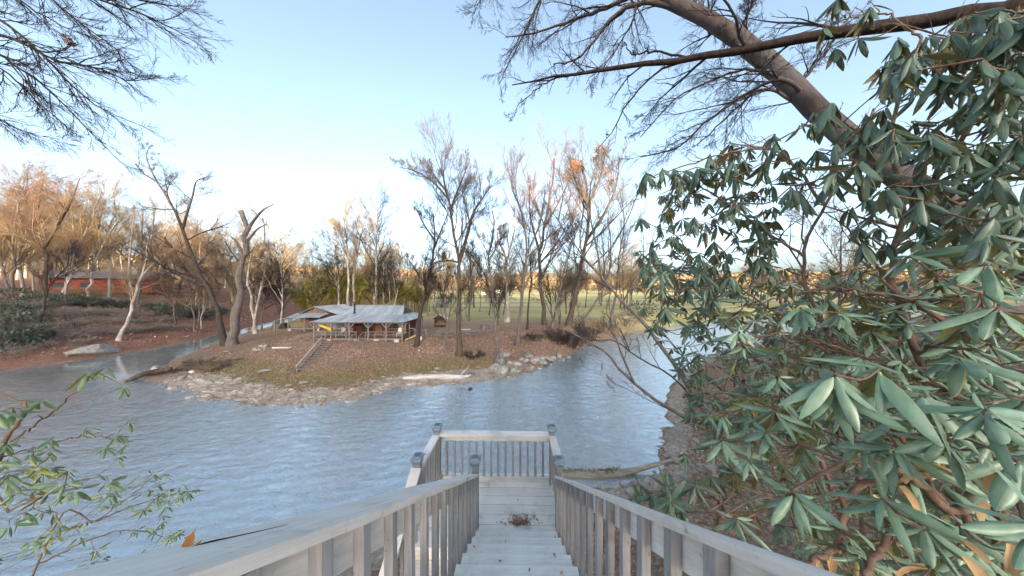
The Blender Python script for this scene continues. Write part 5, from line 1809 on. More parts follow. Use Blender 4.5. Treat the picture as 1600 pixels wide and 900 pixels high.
def build_woods():
    rg = np.random.default_rng(77)
    wplan = [dict(m=16, t0=.25, lr=.40, ang=(.4, .95), n=6, wob=.14, up=.07, k=4, rmin=.016),
             dict(m=7, t0=.2, lr=.5, ang=(.4, .9), n=5, wob=.15, up=.05, k=3, rmin=.011),
             dict(m=7, t0=.15, lr=.55, ang=(.35, .9), n=4, wob=.15, up=.04, k=3, rmin=.009),
             dict(m=6, t0=.15, lr=.55, ang=(.3, .9), n=3, wob=.1, up=.03, k=3, rmin=.0075)]
    vs = [variant(100 + i, h, r, f, wplan) for i, (h, r, f) in enumerate(((15, .17, 2), (17, .17, 1), (13, .19, 3), (18, .2, 2), (12, .12, 1), (14, .14, 2)))]
    comb = {}

    def meshes(i, bm, tm):
        k = (i, bm, tm)
        if k not in comb:
            comb[k] = (vs[i][0].mesh('trunk', M[bm], True), vs[i][1].mesh('crown', M[tm], True))
        return comb[k]

    def plant(x, y, i, s, bm, tm, label, group):
        z = hz(x, y)
        if z < .3:
            return False
        t = thing('bare_tree', label, 'tree', (x, y, z), group, rg.uniform(0, 6.28))
        t.scale = (s, s, s * rg.uniform(.9, 1.1))
        a, b = meshes(i, bm, tm)
        link('trunk', a, t)
        link('crown', b, t)
        return True

    def scatter(n, u0, u1, Y0, Y1, bark_, twig, s0, s1, label, group, mind=2.6, cond=None):
        done, tries, pos = 0, 0, []
        while done < n and tries < n * 30:
            tries += 1
            Y = rg.uniform(Y0, Y1)
            x = (rg.uniform(u0, u1) - 800) / F * Y
            if sdist(x, Y)[0] < 1.5 or (cond and not cond(x, Y)):
                continue
            if any((x - a) ** 2 + (Y - b) ** 2 < mind ** 2 for a, b in pos):
                continue
            if plant(x, Y, int(rg.integers(6)), rg.uniform(s0, s1), bark_[int(rg.integers(len(bark_)))], twig[int(rg.integers(len(twig)))], label, group):
                pos.append((x, Y))
                done += 1
    notcab = lambda x, y: not (-39 < x < -10 and 29 < y < 47.5)
    scatter(26, -60, 330, 62, 105, ('bark_pale', 'bark_brown'), ('twig_gold', 'twig_red'), 1.3, 1.9, 'bare golden brown tree in the woods behind the red house', 'woods on the left bank')
    scatter(22, -150, 330, 45, 64, ('bark_pale', 'bark_grey'), ('twig_gold', 'twig_red'), .8, 1.35, 'bare pale tree on the left bank between the stream and the woods', 'bank trees left of the stream', 3, lambda x, y: not (-112 < x < -88 and 56 < y < 72) and (-150 < (x / y * F + 800) < 330))
    scatter(30, 330, 640, 60, 120, ('bark_pale', 'bark_brown'), ('twig_gold', 'twig_brown'), 1.1, 1.6, 'bare tree in the sunlit woods behind the cabin and shed', 'woods behind the cabin', 3, notcab)
    scatter(10, 330, 620, 47, 58, ('bark_pale', 'bark_grey'), ('twig_gold', 'twig_dark'), .75, 1.05, 'bare grey tree standing close behind the cabin and shed', 'trees close behind the cabin', 3, lambda x, y: notcab(x, y) and x > -62)
    scatter(24, 900 - 260, 1010, 80, 135, ('bark_grey', 'bark_brown'), ('twig_gold', 'twig_brown'), 1.0, 1.5, 'bare tree at the near edge of the field', 'trees at the near edge of the field', 4)
    scatter(18, 640, 940, 42, 75, ('bark_grey', 'bark_brown'), ('twig_brown', 'twig_gold', 'twig_dark'), .5, .95, 'slim bare tree on the leaf covered flat before the field', 'slim trees on the flat', 3.2)
    scatter(26, 930, 1500, 75, 170, ('bark_grey', 'bark_brown'), ('twig_gold', 'twig_brown'), .8, 1.1, 'bare tree along the far side of the river bend', 'trees beyond the river bend', 5, lambda x, y: zones(x, y)[2][0])
    scatter(20, 1250, 1900, 22, 75, ('bark_pale', 'bark_brown'), ('twig_gold', 'twig_red'), .7, 1.1, 'bare tree on the near bank to the right behind the shrubs', 'trees on the near bank', 4, lambda x, y: zones(x, y)[0][0])
    scatter(40, 560, 1300, 200, 360, ('bark_grey', 'bark_brown'), ('twig_gold', 'twig_brown'), .7, 1.1, 'small far tree at the edge of the sunlit field', 'trees round the far field', 8)
    scatter(60, -500, 420, 105, 190, ('bark_pale', 'bark_brown'), ('twig_gold', 'twig_gold', 'twig_red'), 1.1, 1.6, 'bare sunlit tree on the rise far behind the left bank', 'far woods on the left', 4)
    # far forest on the hills: thousands of crowns, one mass
    mb = MB()
    n = 5200
    th = rg.uniform(-1.3, 1.3, n)
    r = 400 + 420 * rg.random(n) ** .8
    x, y = r * np.sin(th), r * np.cos(th)
    z = terrain(x, y)
    V = np.array([(-1, 0, -1), (1, 0, -1), (1, 0, 1), (-1, 0, 1)], float)
    for i in range(n):
        if y[i] < 60:
            continue
        h = rg.uniform(7, 13)
        m_ = 8
        c = rg.normal(0, 1, (m_, 3))
        c = unit(c) * rg.uniform(.4, 1, (m_, 1)) * (h * .30, h * .30, h * .36) + (x[i], y[i], z[i] + h * .62)
        for p in c:
            v = (V * h * rg.uniform(.08, .15)) @ frame(rg.normal(0, 1, 3)).T + p
            mb.add(v, [(0, 1, 2, 3)])
    tag(mb.obj('far_forest', M['far_leaf']), 'sunlit golden brown forest covering the far hills beyond the field', 'forest', None, 'stuff')


# ------------------------------------------------------------------ bamboo, bushes, thickets
def leaf_clump_mesh(rg, n, sx, sz, lo, hi, shape=None, skirt=0.0):
    mb = MB()
    c = unit(rg.normal(0, 1, (n, 3)))
    rr = rg.uniform(.35, 1, (n, 1)) ** .6
    lumps = unit(rg.normal(0, 1, (7, 3)))
    k = 1 + .35 * np.max(c @ lumps.T, axis=1, keepdims=True) - .25
    p = c * rr * k * (sx, sx * .85, sz)
    p[:, 2] = np.maximum(p[:, 2], -sz * .8)
    for i in range(n):
        v, q = SMALLV[i % 4]
        d = c[i] + rg.normal(0, .6, 3) + (0, 0, -.15)
        mb.add((v * rg.uniform(lo, hi)) @ frame(d, None, rg.normal(0, .6)).T + p[i], q)
    return mb


def bush(label, c, sx, sz, mat, twig, seed, n=900, lo=.14, hi=.26, name='shrub', group=None):
    rg = np.random.default_rng(seed)
    t = thing(name, label, 'shrub', c, group)
    m = leaf_clump_mesh(rg, n, sx, sz, lo, hi)
    o = stuff(m.obj('foliage', M[mat], t, True))
    o.location = (0, 0, sz * .75)
    mb = MB()
    for i in range(9):
        a = rg.uniform(0, 6.28)
        e = np.array([math.cos(a) * sx * rg.uniform(.3, .9), math.sin(a) * sx * rg.uniform(.3, .8), sz * rg.uniform(.7, 1.5)])
        mb.tube(resample([(math.cos(a) * .1, math.sin(a) * .1, -.2), e * (.5, .5, .55) + rg.normal(0, .08, 3), e], 6), np.linspace(.035, .01, 6), 5)
    mb.obj('stem', M[twig], t, True)
    return t


def thicket(label, c, sx, sz, twig, seed, n=26, name='thicket', group=None):
    rg = np.random.default_rng(seed)
    t = thing(name, label, 'shrub', c, group)
    lv = []
    for i in range(n):
        a = rg.uniform(0, 6.28)
        r = rg.uniform(0, sx * .6)
        p0 = np.array([r * math.cos(a), r * math.sin(a), -.2])
        e = p0 + np.array([math.cos(a) * sx * rg.uniform(.2, .8), math.sin(a) * sx * rg.uniform(.2, .8), sz * rg.uniform(.5, 1.1)])
        md = (p0 + e) / 2 + (0, 0, sz * .25)
        lv.append((resample([p0, md, e], 8), np.linspace(.03, .01, 8)))
    st = MB()
    for p, r in lv:
        st.tube(p, r, 5)
    st.obj('stem', M[twig], t, True)
    mb, _ = crown_mesh(lv, rg, [dict(m=8, t0=.15, lr=.5, ang=(.3, 1.0), n=6, wob=.22, up=0, k=3, rmin=.012), dict(m=7, t0=.1, lr=.6, ang=(.3, 1.0), n=4, wob=.2, up=0, k=3, rmin=.010)], '', None)
    stuff(mb.obj('twigs', M[twig], t, True))
    return t


def build_bushes():
    rg = np.random.default_rng(19)
    # bamboo behind the cabin
    for i, (u, Yd, h, w) in enumerate(((478, 62, 8.5, 4), (503, 60, 10, 5), (528, 61, 10.5, 5), (556, 63, 10, 5), (582, 62, 9, 4.5), (606, 64, 8.5, 4.5), (630, 66, 8, 4.5), (655, 68, 6.5, 4))):
        x = (u - 800) / F * Yd
        lb = ['yellow green bamboo clump at the left end of the grove', 'tall yellow green bamboo clump above the shed roof', 'tallest bamboo clump between shed and cabin roofs', 'bamboo clump behind the cabin stove pipe',
              'darker bamboo clump behind the cabin ridge', 'arching bamboo clump behind the right half of the cabin roof', 'low bamboo clump right of the cabin ridge', 'dull green clump at the right end of the bamboo grove'][i]
        t = thing('bamboo_clump', lb, 'bamboo', (x, Yd, hz(x, Yd)), 'bamboo grove behind the cabin')
        mb, lf = MB(), MB()
        for j in range(70):
            a, r = rg.uniform(0, 6.28), w * .5 * math.sqrt(rg.random())
            b = np.array([r * math.cos(a), r * math.sin(a), -.2])
            hh = h * rg.uniform(.6, 1.05)
            a2 = a + rg.normal(0, .6)
            ov = hh * rg.uniform(.1, .38)
            pts = resample([b, b + (math.cos(a2) * ov * .12, math.sin(a2) * ov * .12, hh * .55), b + (math.cos(a2) * ov * .5, math.sin(a2) * ov * .5, hh * .9), b + (math.cos(a2) * ov * 1.2, math.sin(a2) * ov * 1.2, hh * .92)], 8)
            mb.tube(pts, np.linspace(.05, .012, 8), 4, 0, False)
            for _ in range(46):
                s = rg.uniform(.42, 1) ** .7
                p = pts[min(7, int(s * 7))] + rg.normal(0, .38, 3)
                v, q = SMALLV[_ % 4]
                lf.add((v * (.6, 1, 1) * rg.uniform(.35, .7)) @ frame(rg.normal(0, 1, 3) + (0, 0, -.6)).T + p, q)
        stuff(mb.obj('culm', M['culm'], t, True))
        stuff(lf.obj('foliage', M['bamboo'], t))
    # dark evergreen bushes on the left bank
    spots = [(12, 520, 2.6, 1.5), (35, 500, 2.6, 1.4), (22, 545, 2.2, 1.3), (52, 532, 1.9, 1.1), (62, 478, 2.5, 1.1), (20, 470, 3.0, 1.3), (100, 474, 2.6, 1.0), (140, 478, 2.4, .9), (-30, 530, 3, 1.8), (265, 497, 2.4, 1.2), (290, 493, 2.6, 1.3), (315, 497, 2.2, 1.1), (244, 486, 2.2, .9), (-15, 500, 3, 1.6), (178, 480, 2.2, .8), (340, 490, 2.0, .9)]
    for i, (u, v, sx, sz) in enumerate(spots):
        c = G(u, v)
        if i in (9, 10, 11, 15):
            lb = 'dark evergreen shrub at the stream edge behind the leaning tree'
            gr = 'shrubs by the stream bend'
        else:
            lb = 'dark blue green evergreen shrub on the left bank'
            gr = 'evergreen shrubs on the left bank'
        bush(lb, c, sx, sz, 'bush', 'twig_dark', 300 + i, 900, .22, .42, group=gr)
    # bare brush
    for i, (u, v, sx, sz, tw) in enumerate(((100, 466, 3, 1.5, 'twig_gold'), (170, 478, 3, 1.6, 'twig_grey'), (220, 480, 3, 1.5, 'twig_grey'), (75, 515, 2.4, 1.2, 'twig_grey'), (240, 505, 2.4, 1.1, 'twig_grey'), (40, 485, 3, 1.6, 'twig_grey'), (150, 505, 2.5, .9, 'twig_grey'), (205, 520, 1.6, .8, 'twig_grey'), (100, 540, 1.8, .8, 'twig_grey'), (265, 515, 1.8, .8, 'twig_grey'),
                                               (10, 490, 3.2, 1.9, 'twig_grey'), (130, 465, 3.2, 1.6, 'twig_gold'), (195, 468, 3.2, 1.5, 'twig_gold'), (260, 478, 3.2, 1.6, 'twig_gold'), (300, 478, 3.0, 1.5, 'twig_gold'), (60, 500, 3, 1.4, 'twig_grey'), (85, 530, 2.4, 1.0, 'twig_grey'), (120, 495, 3, 1.5, 'twig_grey'), (185, 495, 3, 1.3, 'twig_grey'), (225, 515, 2.4, .9, 'twig_grey'), (25, 530, 3, 1.4, 'twig_grey'), (160, 520, 2.4, .8, 'twig_grey'), (325, 485, 3, 1.4, 'twig_grey'), (5, 555, 2.4, 1.0, 'twig_grey'))):
        thicket('bare reddish twiggy brush on the left bank', G(u, v), sx * 1.25, sz * 1.15, tw, 400 + i, 34, 'brush', 'bare brush on the left bank')
    for i, (u, v, sx, sz, tw, lb) in enumerate(((893, 543, 2.4, 2.2, 'twig_dark', 'dense dark thicket overhanging the right bank above the water'), (872, 535, 2.2, 1.8, 'twig_dark', 'dark thicket left part of the overhanging bank growth'),
                                                  (915, 530, 2.6, 2.2, 'twig_dark', 'dark thicket right part of the overhanging bank growth'), (858, 530, 2.0, 1.2, 'twig_brown', 'greyish brush behind the boulder pile'),
                                                  (940, 515, 3, 2, 'twig_brown', 'brown brush along the bank at the river bend'), (975, 508, 3.4, 2, 'twig_brown', 'brown brush farther round the river bend'), (833, 530, 1.6, .8, 'twig_dark', 'low brush above the boulder pile'),
                                                  (310, 570, 1.6, .7, 'twig_brown', 'low brown brush near the stream mouth'), (335, 575, 1.6, .6, 'twig_red', 'low reddish brush on the slope near the stream mouth'), (285, 578, 1.5, .6, 'twig_brown', 'brown brush beside the jammed log'),
                                                  (360, 568, 1.6, .5, 'twig_brown', 'sparse brush left of the bank steps'), (740, 558, 1.4, .7, 'twig_dark', 'dark twigs at the foot of the tall straight tree'))):
        thicket(lb, G(u, v), sx, sz, tw, 430 + i, 34 if i < 3 else 20, 'thicket', None)
    for i, (u, Yd, sx, sz, lb) in enumerate(((693, 85, 2.2, 2.6, 'rounded dark green bush at the field edge right of the bamboo'), (1000, 60, 4, 2, 'dull shrub at the river bend'))):
        x = (u - 800) / F * Yd
        bush(lb, (x, Yd, hz(x, Yd)), sx, sz, 'bush', 'twig_dark', 480 + i, 700, .3, .5)
    # dry grass and leaf relief on the bank of the point
    mb = MB()
    n = 24000
    x, y = rg.uniform(-36, 14, n), rg.uniform(21, 45, n)
    d = sdist(x, y)
    _, _, pen = zones(x, y)
    z = terrain(x, y)
    ok = pen & (d > 3) & (rg.random(n) < np.clip(1.4 - d / 16, .15, 1))
    ok &= ~((x > -25) & (x < -12) & (y > 30.6) & (y < 40))
    for i in np.where(ok)[0][:12000]:
        v, q = SMALLV[i % 4]
        mb.add((v * rg.uniform(.10, .24)) @ frame(rg.normal(0, 1, 3) * (1, 1, .5) + (0, 0, .25)).T + (x[i], y[i], z[i] + .03), q)
    x, y = rg.uniform(-110, -48, n), rg.uniform(26, 75, n)
    d = sdist(x, y)
    _, west, _ = zones(x, y)
    z = terrain(x, y)
    for i in np.where(west & (d > .8))[0][:7000]:
        v, q = SMALLV[i % 4]
        mb.add((v * rg.uniform(.2, .45)) @ frame(rg.normal(0, 1, 3) * (1, 1, .5) + (0, 0, .25)).T + (x[i], y[i], z[i] + .04), q)
    tag(mb.obj('bank_litter', M['litter_leaf']), 'brown dead leaves and grass covering the bank below the cabin', 'leaf litter', None, 'stuff')
    mb = MB()
    x, y = rg.uniform(-34, 4, n), rg.uniform(21, 30, n)
    d = sdist(x, y)
    z = terrain(x, y)
    _, _, pen = zones(x, y)
    ok = pen & (d > 2.4) & (d < 5.5)
    for i in np.where(ok)[0][:5000]:
        for _ in range(2):
            a = rg.uniform(0, 6.28)
            h, w = rg.uniform(.12, .3), .015
            p = np.array([x[i], y[i], z[i] - .02]) + rg.normal(0, .04, 3) * (1, 1, 0)
            l = np.array([math.cos(a), math.sin(a), 0])
            mb.add([p - l * w, p + l * w, p + l * w * .3 + (rg.normal(0, .06), rg.normal(0, .06), h)], None, [(0, 1, 2)])
    tag(mb.obj('bank_grass', M['grass']), 'short yellow green grass along the foot of the bank', 'grass', None, 'stuff')


M['grass'] = leafmat('dry_grass', (0.16, 0.15, 0.05), (0.34, 0.29, 0.13), (0.24, 0.21, 0.09), 0.9, 0)


# ------------------------------------------------------------------ rhododendrons
def poly_inside(poly, u, v):
    ins = False
    n = len(poly)
    for i in range(n):
        (ax, ay), (bx, by) = poly[i], poly[(i + 1) % n]
        if (ay > v) != (by > v) and u < (bx - ax) * (v - ay) / (by - ay) + ax:
            ins = not ins
    return ins


def rhodo(label, base, stems, spots, rg, mat, leafmat_, ln=.15, droop=.6, nleaf=(7, 12), twig_r=.0045, bare=9, bare_lr=.26):
    """shrub: main stems (world polylines), whorls at the given world points, each joined to the nearest stem by a twig"""
    base = np.array(base, float)
    t = thing('rhododendron', label, 'shrub', base)
    allp = []
    for pts, r0, r1 in stems:
        q = resample(np.array(pts, float), 26)
        q[1:-1] += rg.normal(0, .0045, (24, 3))
        MB().tube(q - base, np.linspace(r0, r1, 26), 7).obj('stem', M['stem'], t, True)
        allp.append(q)
    allp = np.vstack(allp)
    leaves = []
    tw = MB()
    Pb, Rb = [], []
    nodes = allp
    order = np.argsort([np.min(np.linalg.norm(allp - p, axis=1)) for p, s in spots])
    for oi in order:
        p, sc = spots[oi]
        dd = np.linalg.norm(nodes - p, axis=1)
        # prefer nodes lower than the tip
        j = int(np.argmin(dd + .6 * np.maximum(nodes[:, 2] - p[2], 0)))
        a = nodes[j]
        L = np.linalg.norm(p - a) + 1e-6
        md = (a + p) / 2 + rg.normal(0, .09, 3) * L + (0, 0, -.08 * L)
        pts = resample([a, md, p], 8)
        Pb.append(pts)
        Rb.append(np.linspace(twig_r * (1 + .6 * min(L, 1.5)), twig_r * .7, 8))
        nodes = np.vstack([nodes, pts[2:]])
        ax = unit(p - pts[-3] + np.array([0, 0, .02]))
        leaves += whorl(p, ax, rg, ln * sc, int(rg.integers(*nleaf)), droop * rg.uniform(.6, 1.4))
    v, q = tubes(np.stack(Pb), np.stack(Rb), 5)
    tw.add(v - np.tile(base, (len(v), 1)), q)
    stuff(tw.obj('twigs', M['stem'], t, True))
    if bare:
        lv = [(resample(np.array(p_, float), 16) - base, np.linspace(a_, b_, 16)) for p_, a_, b_ in stems if not np.allclose(p_[0], base)] or [(resample(np.array(stems[0][0], float), 16) - base, np.linspace(.02, .005, 16))]
        bm, _ = crown_mesh(lv, rg, [dict(m=bare, t0=.1, lr=bare_lr, ang=(.4, 1.2), n=7, wob=.16, up=.02, k=4, rmin=.003), dict(m=4, t0=.15, lr=.5, ang=(.3, 1.0), n=5, wob=.15, up=0, k=3, rmin=.0018)], '', None)
        stuff(bm.obj('bare_twigs', M['stem'], t, True))
    leaves_into(t, leaves, M[leafmat_])
    return t, nodes


def spots_in(poly, n, rg, depth, scale=(.8, 1.2), mind=0.0):
    us, vs = [p[0] for p in poly], [p[1] for p in poly]
    out = []
    while len(out) < n:
        u, v = rg.uniform(min(us), max(us)), rg.uniform(min(vs), max(vs))
        if poly_inside(poly, u, v):
            Y = depth(u, v) * math.exp(rg.normal(0, .13))
            out.append((P(u, v, Y), rg.uniform(*scale)))
    return out


def build_rhodos():
    rg = np.random.default_rng(31)
    L = lambda *a: [P(*p) for p in a]
    gnd = lambda x, y: np.array([x, y, hz(x, y)])
    # 1 upper shrub: leaves hanging dark against the sky
    b = gnd(3.6, 2.3)
    poly = [(1000, 285), (1060, 248), (1130, 225), (1200, 195), (1255, 165), (1300, 175), (1345, 130), (1400, 60), (1470, 20), (1620, -20), (1640, 330), (1540, 380), (1400, 400), (1300, 360), (1230, 420), (1140, 450), (1090, 500), (1020, 480), (1000, 400), (1030, 340)]
    hole = [(1215, 300), (1290, 285), (1335, 300), (1340, 340), (1300, 385), (1240, 390), (1200, 345)]
    dep = lambda u, v: np.interp(u, [980, 1100, 1250, 1400, 1600], [2.5, 2.3, 1.9, 1.5, 1.25])
    sp = [s for s in spots_in(poly, 300, rg, dep, (.65, 1.15)) if not poly_inside(hole, 800 + F * s[0][0] / s[0][1], 450 - F * (s[0][2] - EYE) / s[0][1]) or rg.random() < .2]
    sp += spots_in([(1000, 285), (1110, 245), (1210, 205), (1235, 290), (1190, 420), (1070, 480), (1000, 430)], 100, rg, lambda u, v: 2.5, (.6, .95))
    big = [(P(u, v, Y), 1.25) for u, v, Y in ((1530, 50, 1.2), (1590, 20, 1.1), (1480, 75, 1.3), (1570, 110, 1.1), (1430, 95, 1.4), (1290, 170, 1.7), (1345, 210, 1.7), (1300, 160, 1.8), (1250, 300, 1.8), (1070, 268, 2.2), (1035, 262, 2.3), (1010, 268, 2.4), (1160, 250, 2.0), (1110, 240, 2.1),
                                           (1305, 75, 2.1), (1340, 60, 2.0), (1288, 40, 2.2), (1360, 10, 1.9), (1390, 95, 1.9), (1310, -5, 2.2))]
    stems = [(L((1530, 900, 1.9), (1480, 700, 1.8), (1420, 520, 1.7), (1395, 420, 1.7), (1410, 330, 1.7), (1395, 240, 1.8), (1400, 160, 1.8), (1440, 60, 1.8)), .022, .008),
             (L((1420, 520, 1.7), (1330, 560, 1.8), (1270, 470, 1.9), (1255, 400, 1.9), (1290, 320, 1.9), (1330, 260, 1.9), (1365, 170, 2.0)), .014, .006),
             (L((1410, 340, 1.7), (1470, 270, 1.5), (1520, 190, 1.4), (1560, 100, 1.3), (1590, 10, 1.2)), .013, .006),
             (L((1255, 400, 1.9), (1180, 350, 2.0), (1110, 300, 2.1), (1060, 275, 2.2)), .010, .004),
             (L((1290, 320, 1.9), (1220, 240, 2.0), (1160, 235, 2.1), (1080, 255, 2.2), (1010, 280, 2.4)), .010, .004),
             (L((1400, 250, 1.8), (1330, 200, 1.8), (1290, 175, 1.8)), .009, .004),
             (L((1440, 60, 1.8), (1380, 20, 2.0), (1320, 30, 2.1)), .008, .004),
             (L((1330, 560, 1.8), (1230, 500, 2.1), (1120, 430, 2.3), (1050, 400, 2.4)), .011, .004),
             (L((1470, 270, 1.5), (1540, 240, 1.4), (1650, 215, 1.3)), .009, .005),
             ([b, b + (-.1, -.2, 1.2), P(1530, 900, 1.9)], .035, .022)]
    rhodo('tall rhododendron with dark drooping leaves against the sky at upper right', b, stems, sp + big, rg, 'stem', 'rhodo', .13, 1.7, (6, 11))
    # 2 near shrub: big pale leaves beside the right rail
    b = gnd(2.6, 1.5)
    poly = [(1130, 470), (1230, 430), (1400, 410), (1640, 360), (1640, 920), (1330, 920), (1200, 820), (1120, 770), (1060, 700), (1060, 640), (1120, 600)]
    dep = lambda u, v: np.interp(u, [1050, 1200, 1400, 1600], [2.0, 1.75, 1.4, 1.15]) * np.interp(v, [400, 650, 900], [1.25, 1.05, .95])
    sp = spots_in(poly, 215, rg, dep, (.5, 1.05))
    sp += spots_in([(1150, 600), (1640, 560), (1640, 920), (1330, 920), (1200, 815), (1130, 760)], 150, rg, lambda u, v: np.interp(u, [1100, 1300, 1600], [2.5, 2.2, 1.8]), (.6, .95))
    big = [(P(u, v, Y), s) for u, v, Y, s in ((1305, 585, 1.05, 1.35), (1300, 605, 1.1, 1.3), (1376, 575, 1.0, 1.35), (1128, 685, 1.6, 1.2), (1540, 640, .85, 1.2), (1480, 690, .95, 1.2), (1590, 720, .8, 1.2), (1420, 400, 1.3, 1.2), (1250, 480, 1.6, 1.1),
                                                  (1150, 810, 1.35, .9), (1240, 770, 1.3, 1.1), (1380, 780, 1.1, 1.1), (1500, 560, 1.1, 1.2), (1440, 620, 1.05, 1.2), (1400, 700, 1.05, 1.1), (1210, 640, 1.5, 1.1), (1170, 620, 1.7, 1.1), (1340, 690, 1.15, 1.1), (1560, 480, 1.1, 1.2))]
    stems = [([b, P(1560, 860, 1.5), P(1480, 800, 1.25), P(1420, 745, 1.2), P(1330, 720, 1.3), P(1250, 760, 1.35)], .03, .007),
             ([P(1480, 800, 1.25), P(1420, 700, 1.2), P(1360, 640, 1.15), P(1310, 600, 1.1)], .013, .006),
             ([b, P(1640, 760, 1.5), P(1600, 640, 1.4), P(1530, 540, 1.4), P(1420, 470, 1.5), P(1380, 440, 1.6)], .026, .008),
             ([P(1640, 690, 1.3), P(1570, 610, 1.3), P(1500, 560, 1.35)], .02, .01),
             ([P(1530, 640, 1.4), P(1430, 590, 1.5), P(1300, 540, 1.7), P(1220, 520, 1.8), P(1150, 540, 1.9)], .012, .005),
             ([P(1450, 740, 1.2), P(1330, 770, 1.3), P(1310, 850, 1.25), P(1260, 880, 1.25)], .015, .012),
             ([P(1440, 800, 1.2), P(1390, 840, 1.2), P(1350, 900, 1.15)], .014, .013),
             ([P(1330, 720, 1.3), P(1230, 690, 1.5), P(1150, 690, 1.6), P(1080, 660, 1.9)], .009, .004),
             ([P(1250, 760, 1.35), P(1180, 800, 1.4), P(1060, 800, 1.9), P(1010, 815, 2.1)], .007, .004),
             ([P(1420, 470, 1.5), P(1300, 450, 1.7), P(1200, 470, 1.9)], .009, .004),
             ([P(1640, 520, 1.2), P(1500, 470, 1.4), P(1380, 470, 1.6), P(1250, 440, 1.8)], .01, .005)]
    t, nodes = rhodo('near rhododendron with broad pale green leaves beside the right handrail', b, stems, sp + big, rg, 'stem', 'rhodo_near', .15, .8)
    # withered leaves in it
    base = np.array(t.location)
    for (u, v, Y) in ((1405, 760, 1.05), (1430, 735, 1.0), (1450, 745, 1.0), (1560, 745, .9), (1590, 760, .85), (1550, 790, .9), (1480, 715, 1.0), (1500, 870, .95), (1540, 880, .9), (1450, 890, 1.0), (1580, 850, .85), (1290, 855, 1.25), (1330, 870, 1.2), (1275, 870, 1.25)):
        vv, q = leaf_template(.105, .035, .8, .4, 6, rg.normal(0, .5), -.3)
        m = frame(rg.normal(0, .6, 3) + (0, 0, -.8))
        MB().add(vv @ m.T + P(u, v, Y * 1.05) - base, q).obj('withered_leaf', M['rhodo_dry'], t, True)
    # 3 shrub lower down the bank, behind: smaller looking leaves
    b = gnd(6.4, 4.6)
    poly = [(1000, 380), (1060, 400), (1130, 420), (1250, 420), (1420, 440), (1560, 480), (1560, 700), (1400, 720), (1260, 700), (1140, 690), (1080, 660), (1060, 590), (1035, 540), (1000, 510), (985, 450), (985, 410)]
    dep = lambda u, v: np.interp(u, [980, 1100, 1300, 1600], [4.2, 3.7, 3.3, 2.8])
    sp = spots_in(poly, 620, rg, dep, (.7, 1.2))
    stems = [([b, P(1250, 640, 4.0), P(1180, 560, 3.9), P(1100, 470, 4.0), P(1030, 430, 4.2)], .04, .008),
             ([b, P(1330, 600, 3.9), P(1350, 500, 3.6), P(1330, 420, 3.5)], .04, .008),
             ([P(1250, 640, 4.0), P(1150, 620, 3.9), P(1080, 570, 4.0), P(1020, 500, 4.2)], .025, .006),
             ([P(1330, 600, 3.9), P(1440, 540, 3.4), P(1560, 500, 3.0)], .025, .006),
             ([P(1180, 560, 3.9), P(1220, 480, 3.7), P(1200, 420, 3.7)], .02, .006)]
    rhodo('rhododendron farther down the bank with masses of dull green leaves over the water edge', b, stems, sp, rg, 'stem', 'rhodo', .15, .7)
    # 4 low sprigs by the right rail
    b = gnd(1.35, 3.1)
    poly = [(985, 775), (1060, 745), (1140, 720), (1190, 760), (1160, 810), (1080, 800), (1000, 790)]
    sp = spots_in(poly, 9, rg, lambda u, v: 2.2, (.85, 1.1)) + [(P(1000, 757, 2.6), 1.1), (P(1038, 762, 2.4), 1.1), (P(1085, 745, 2.3), 1.1)]
    stems = [([b, b + (.05, 0, 1.0), P(1120, 830, 2.3), P(1060, 790, 2.35), P(1000, 762, 2.6)], .02, .006), ([P(1120, 830, 2.3), P(1130, 770, 2.2), P(1100, 740, 2.2)], .01, .005)]
    rhodo('small rhododendron sprays just outside the right handrail above leaf litter', b, stems, sp, rg, 'stem', 'rhodo', .16, .9)
    # 5 left shrub: sprigs over the water
    b = gnd(-3.9, 1.3)
    near = [(P(u, v, Y), s) for u, v, Y, s in ((135, 580, 1.5, 1.1), (165, 575, 1.5, .9), (195, 603, 1.55, .9), (68, 622, 1.5, 1.0), (20, 637, 1.4, 1.0), (52, 705, 1.4, 1.0), (10, 690, 1.3, 1.0), (135, 668, 1.7, .8), (165, 698, 1.7, .8), (205, 655, 1.8, .7), (202, 690, 1.8, .7), (100, 755, 1.4, 1.0), (60, 730, 1.4, 1.0), (170, 752, 1.6, .9),
                                                (20, 770, 1.4, 1.0), (120, 765, 1.5, 1.0), (40, 800, 1.4, .9), (90, 800, 1.5, .9), (50, 845, 1.4, .9), (5, 745, 1.3, 1), (80, 685, 1.5, .9), (-10, 640, 1.3, 1.1), (-20, 720, 1.3, 1.1), (15, 820, 1.3, 1.0), (75, 770, 1.5, .9))]
    near = [(p, s * .8) for p, s in near] + spots_in([(-30, 640), (120, 660), (210, 690), (190, 770), (140, 850), (-30, 880)], 26, rg, lambda u, v: 1.7, (.5, .75))
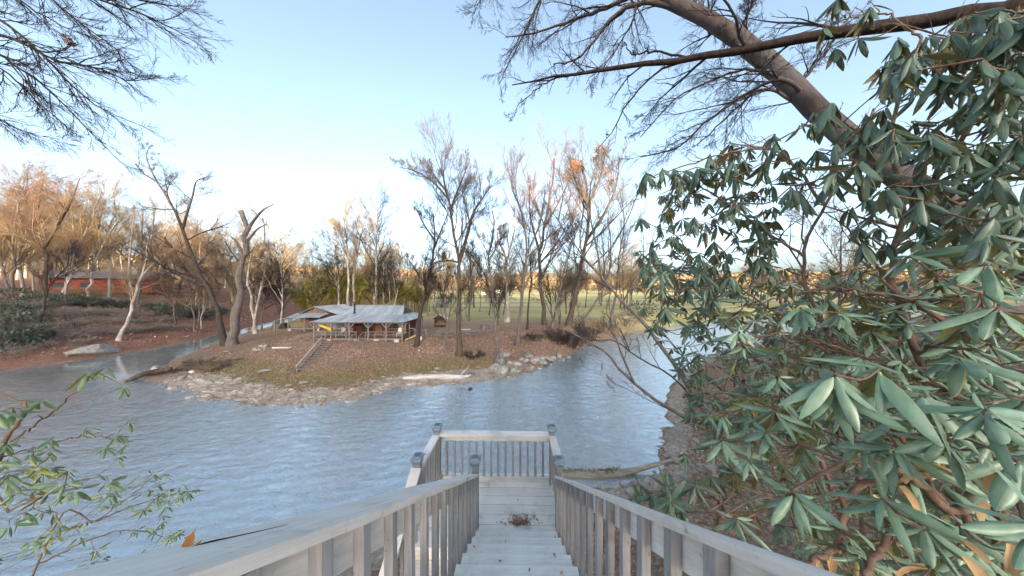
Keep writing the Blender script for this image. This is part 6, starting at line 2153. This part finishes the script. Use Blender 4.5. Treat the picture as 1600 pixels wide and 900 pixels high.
    far = [(P(u, v, 2.9 + rg.uniform(-.3, .3)), .85) for u, v in ((240, 740), (250, 755), (265, 765), (280, 770), (295, 768), (310, 762), (235, 765), (220, 770), (245, 780), (205, 790), (225, 795), (255, 805), (262, 790), (275, 830), (265, 840), (240, 830), (215, 828), (255, 815), (195, 760), (180, 785), (160, 790), (150, 860), (165, 870), (200, 880), (180, 885), (140, 880), (215, 870), (230, 750), (260, 740), (270, 780), (250, 770), (235, 785))]
    stems = [([b, P(-60, 900, 1.9), P(0, 715, 1.45), P(38, 650, 1.45), P(30, 625, 1.45), P(-20, 610, 1.4)], .012, .004),
             ([P(20, 690, 1.45), P(60, 660, 1.5), P(110, 620, 1.5), P(140, 588, 1.5)], .006, .003),
             ([P(0, 715, 1.45), P(90, 690, 1.6), P(140, 682, 1.7), P(205, 690, 1.8)], .004, .002),
             ([b, P(60, 880, 2.4), P(150, 815, 2.7), P(210, 770, 2.9), P(245, 740, 3.0)], .009, .003),
             ([P(150, 815, 2.7), P(210, 790, 2.9), P(290, 768, 3.0)], .008, .003),
             ([P(60, 880, 2.4), P(180, 830, 2.7), P(260, 838, 2.9)], .008, .003),
             ([b, P(-60, 880, 1.6), P(20, 800, 1.45), P(100, 760, 1.5), P(160, 745, 1.6)], .007, .0025)]
    rhodo('sparse rhododendron sprays with olive leaves hanging over the water at lower left', b, stems, near + far, rg, 'stem', 'rhodo_left', .10, .9, (5, 9), .0018, 3, .12)


build_woods()
build_bushes()
build_rhodos()

ordinals(['dark blue green evergreen shrub on the left bank', 'dark evergreen shrub at the stream edge behind the leaning tree'], '%s dark evergreen shrub from the left along the far left bank')
ordinals(['bare reddish twiggy brush on the left bank'], '%s clump of bare twiggy brush from the left on the left bank')
ordinals(['grey tan boulder among the rocks piled at the water edge'], '%s of the grey tan boulders from the left in the water edge pile')
ordinals(['slim bare tree on the leaf covered flat before the field'], '%s slim bare tree from the left on the flat before the field')
ordinals(['bare grey tree standing close behind the cabin and shed'], '%s bare grey tree from the left standing close behind cabin and shed')
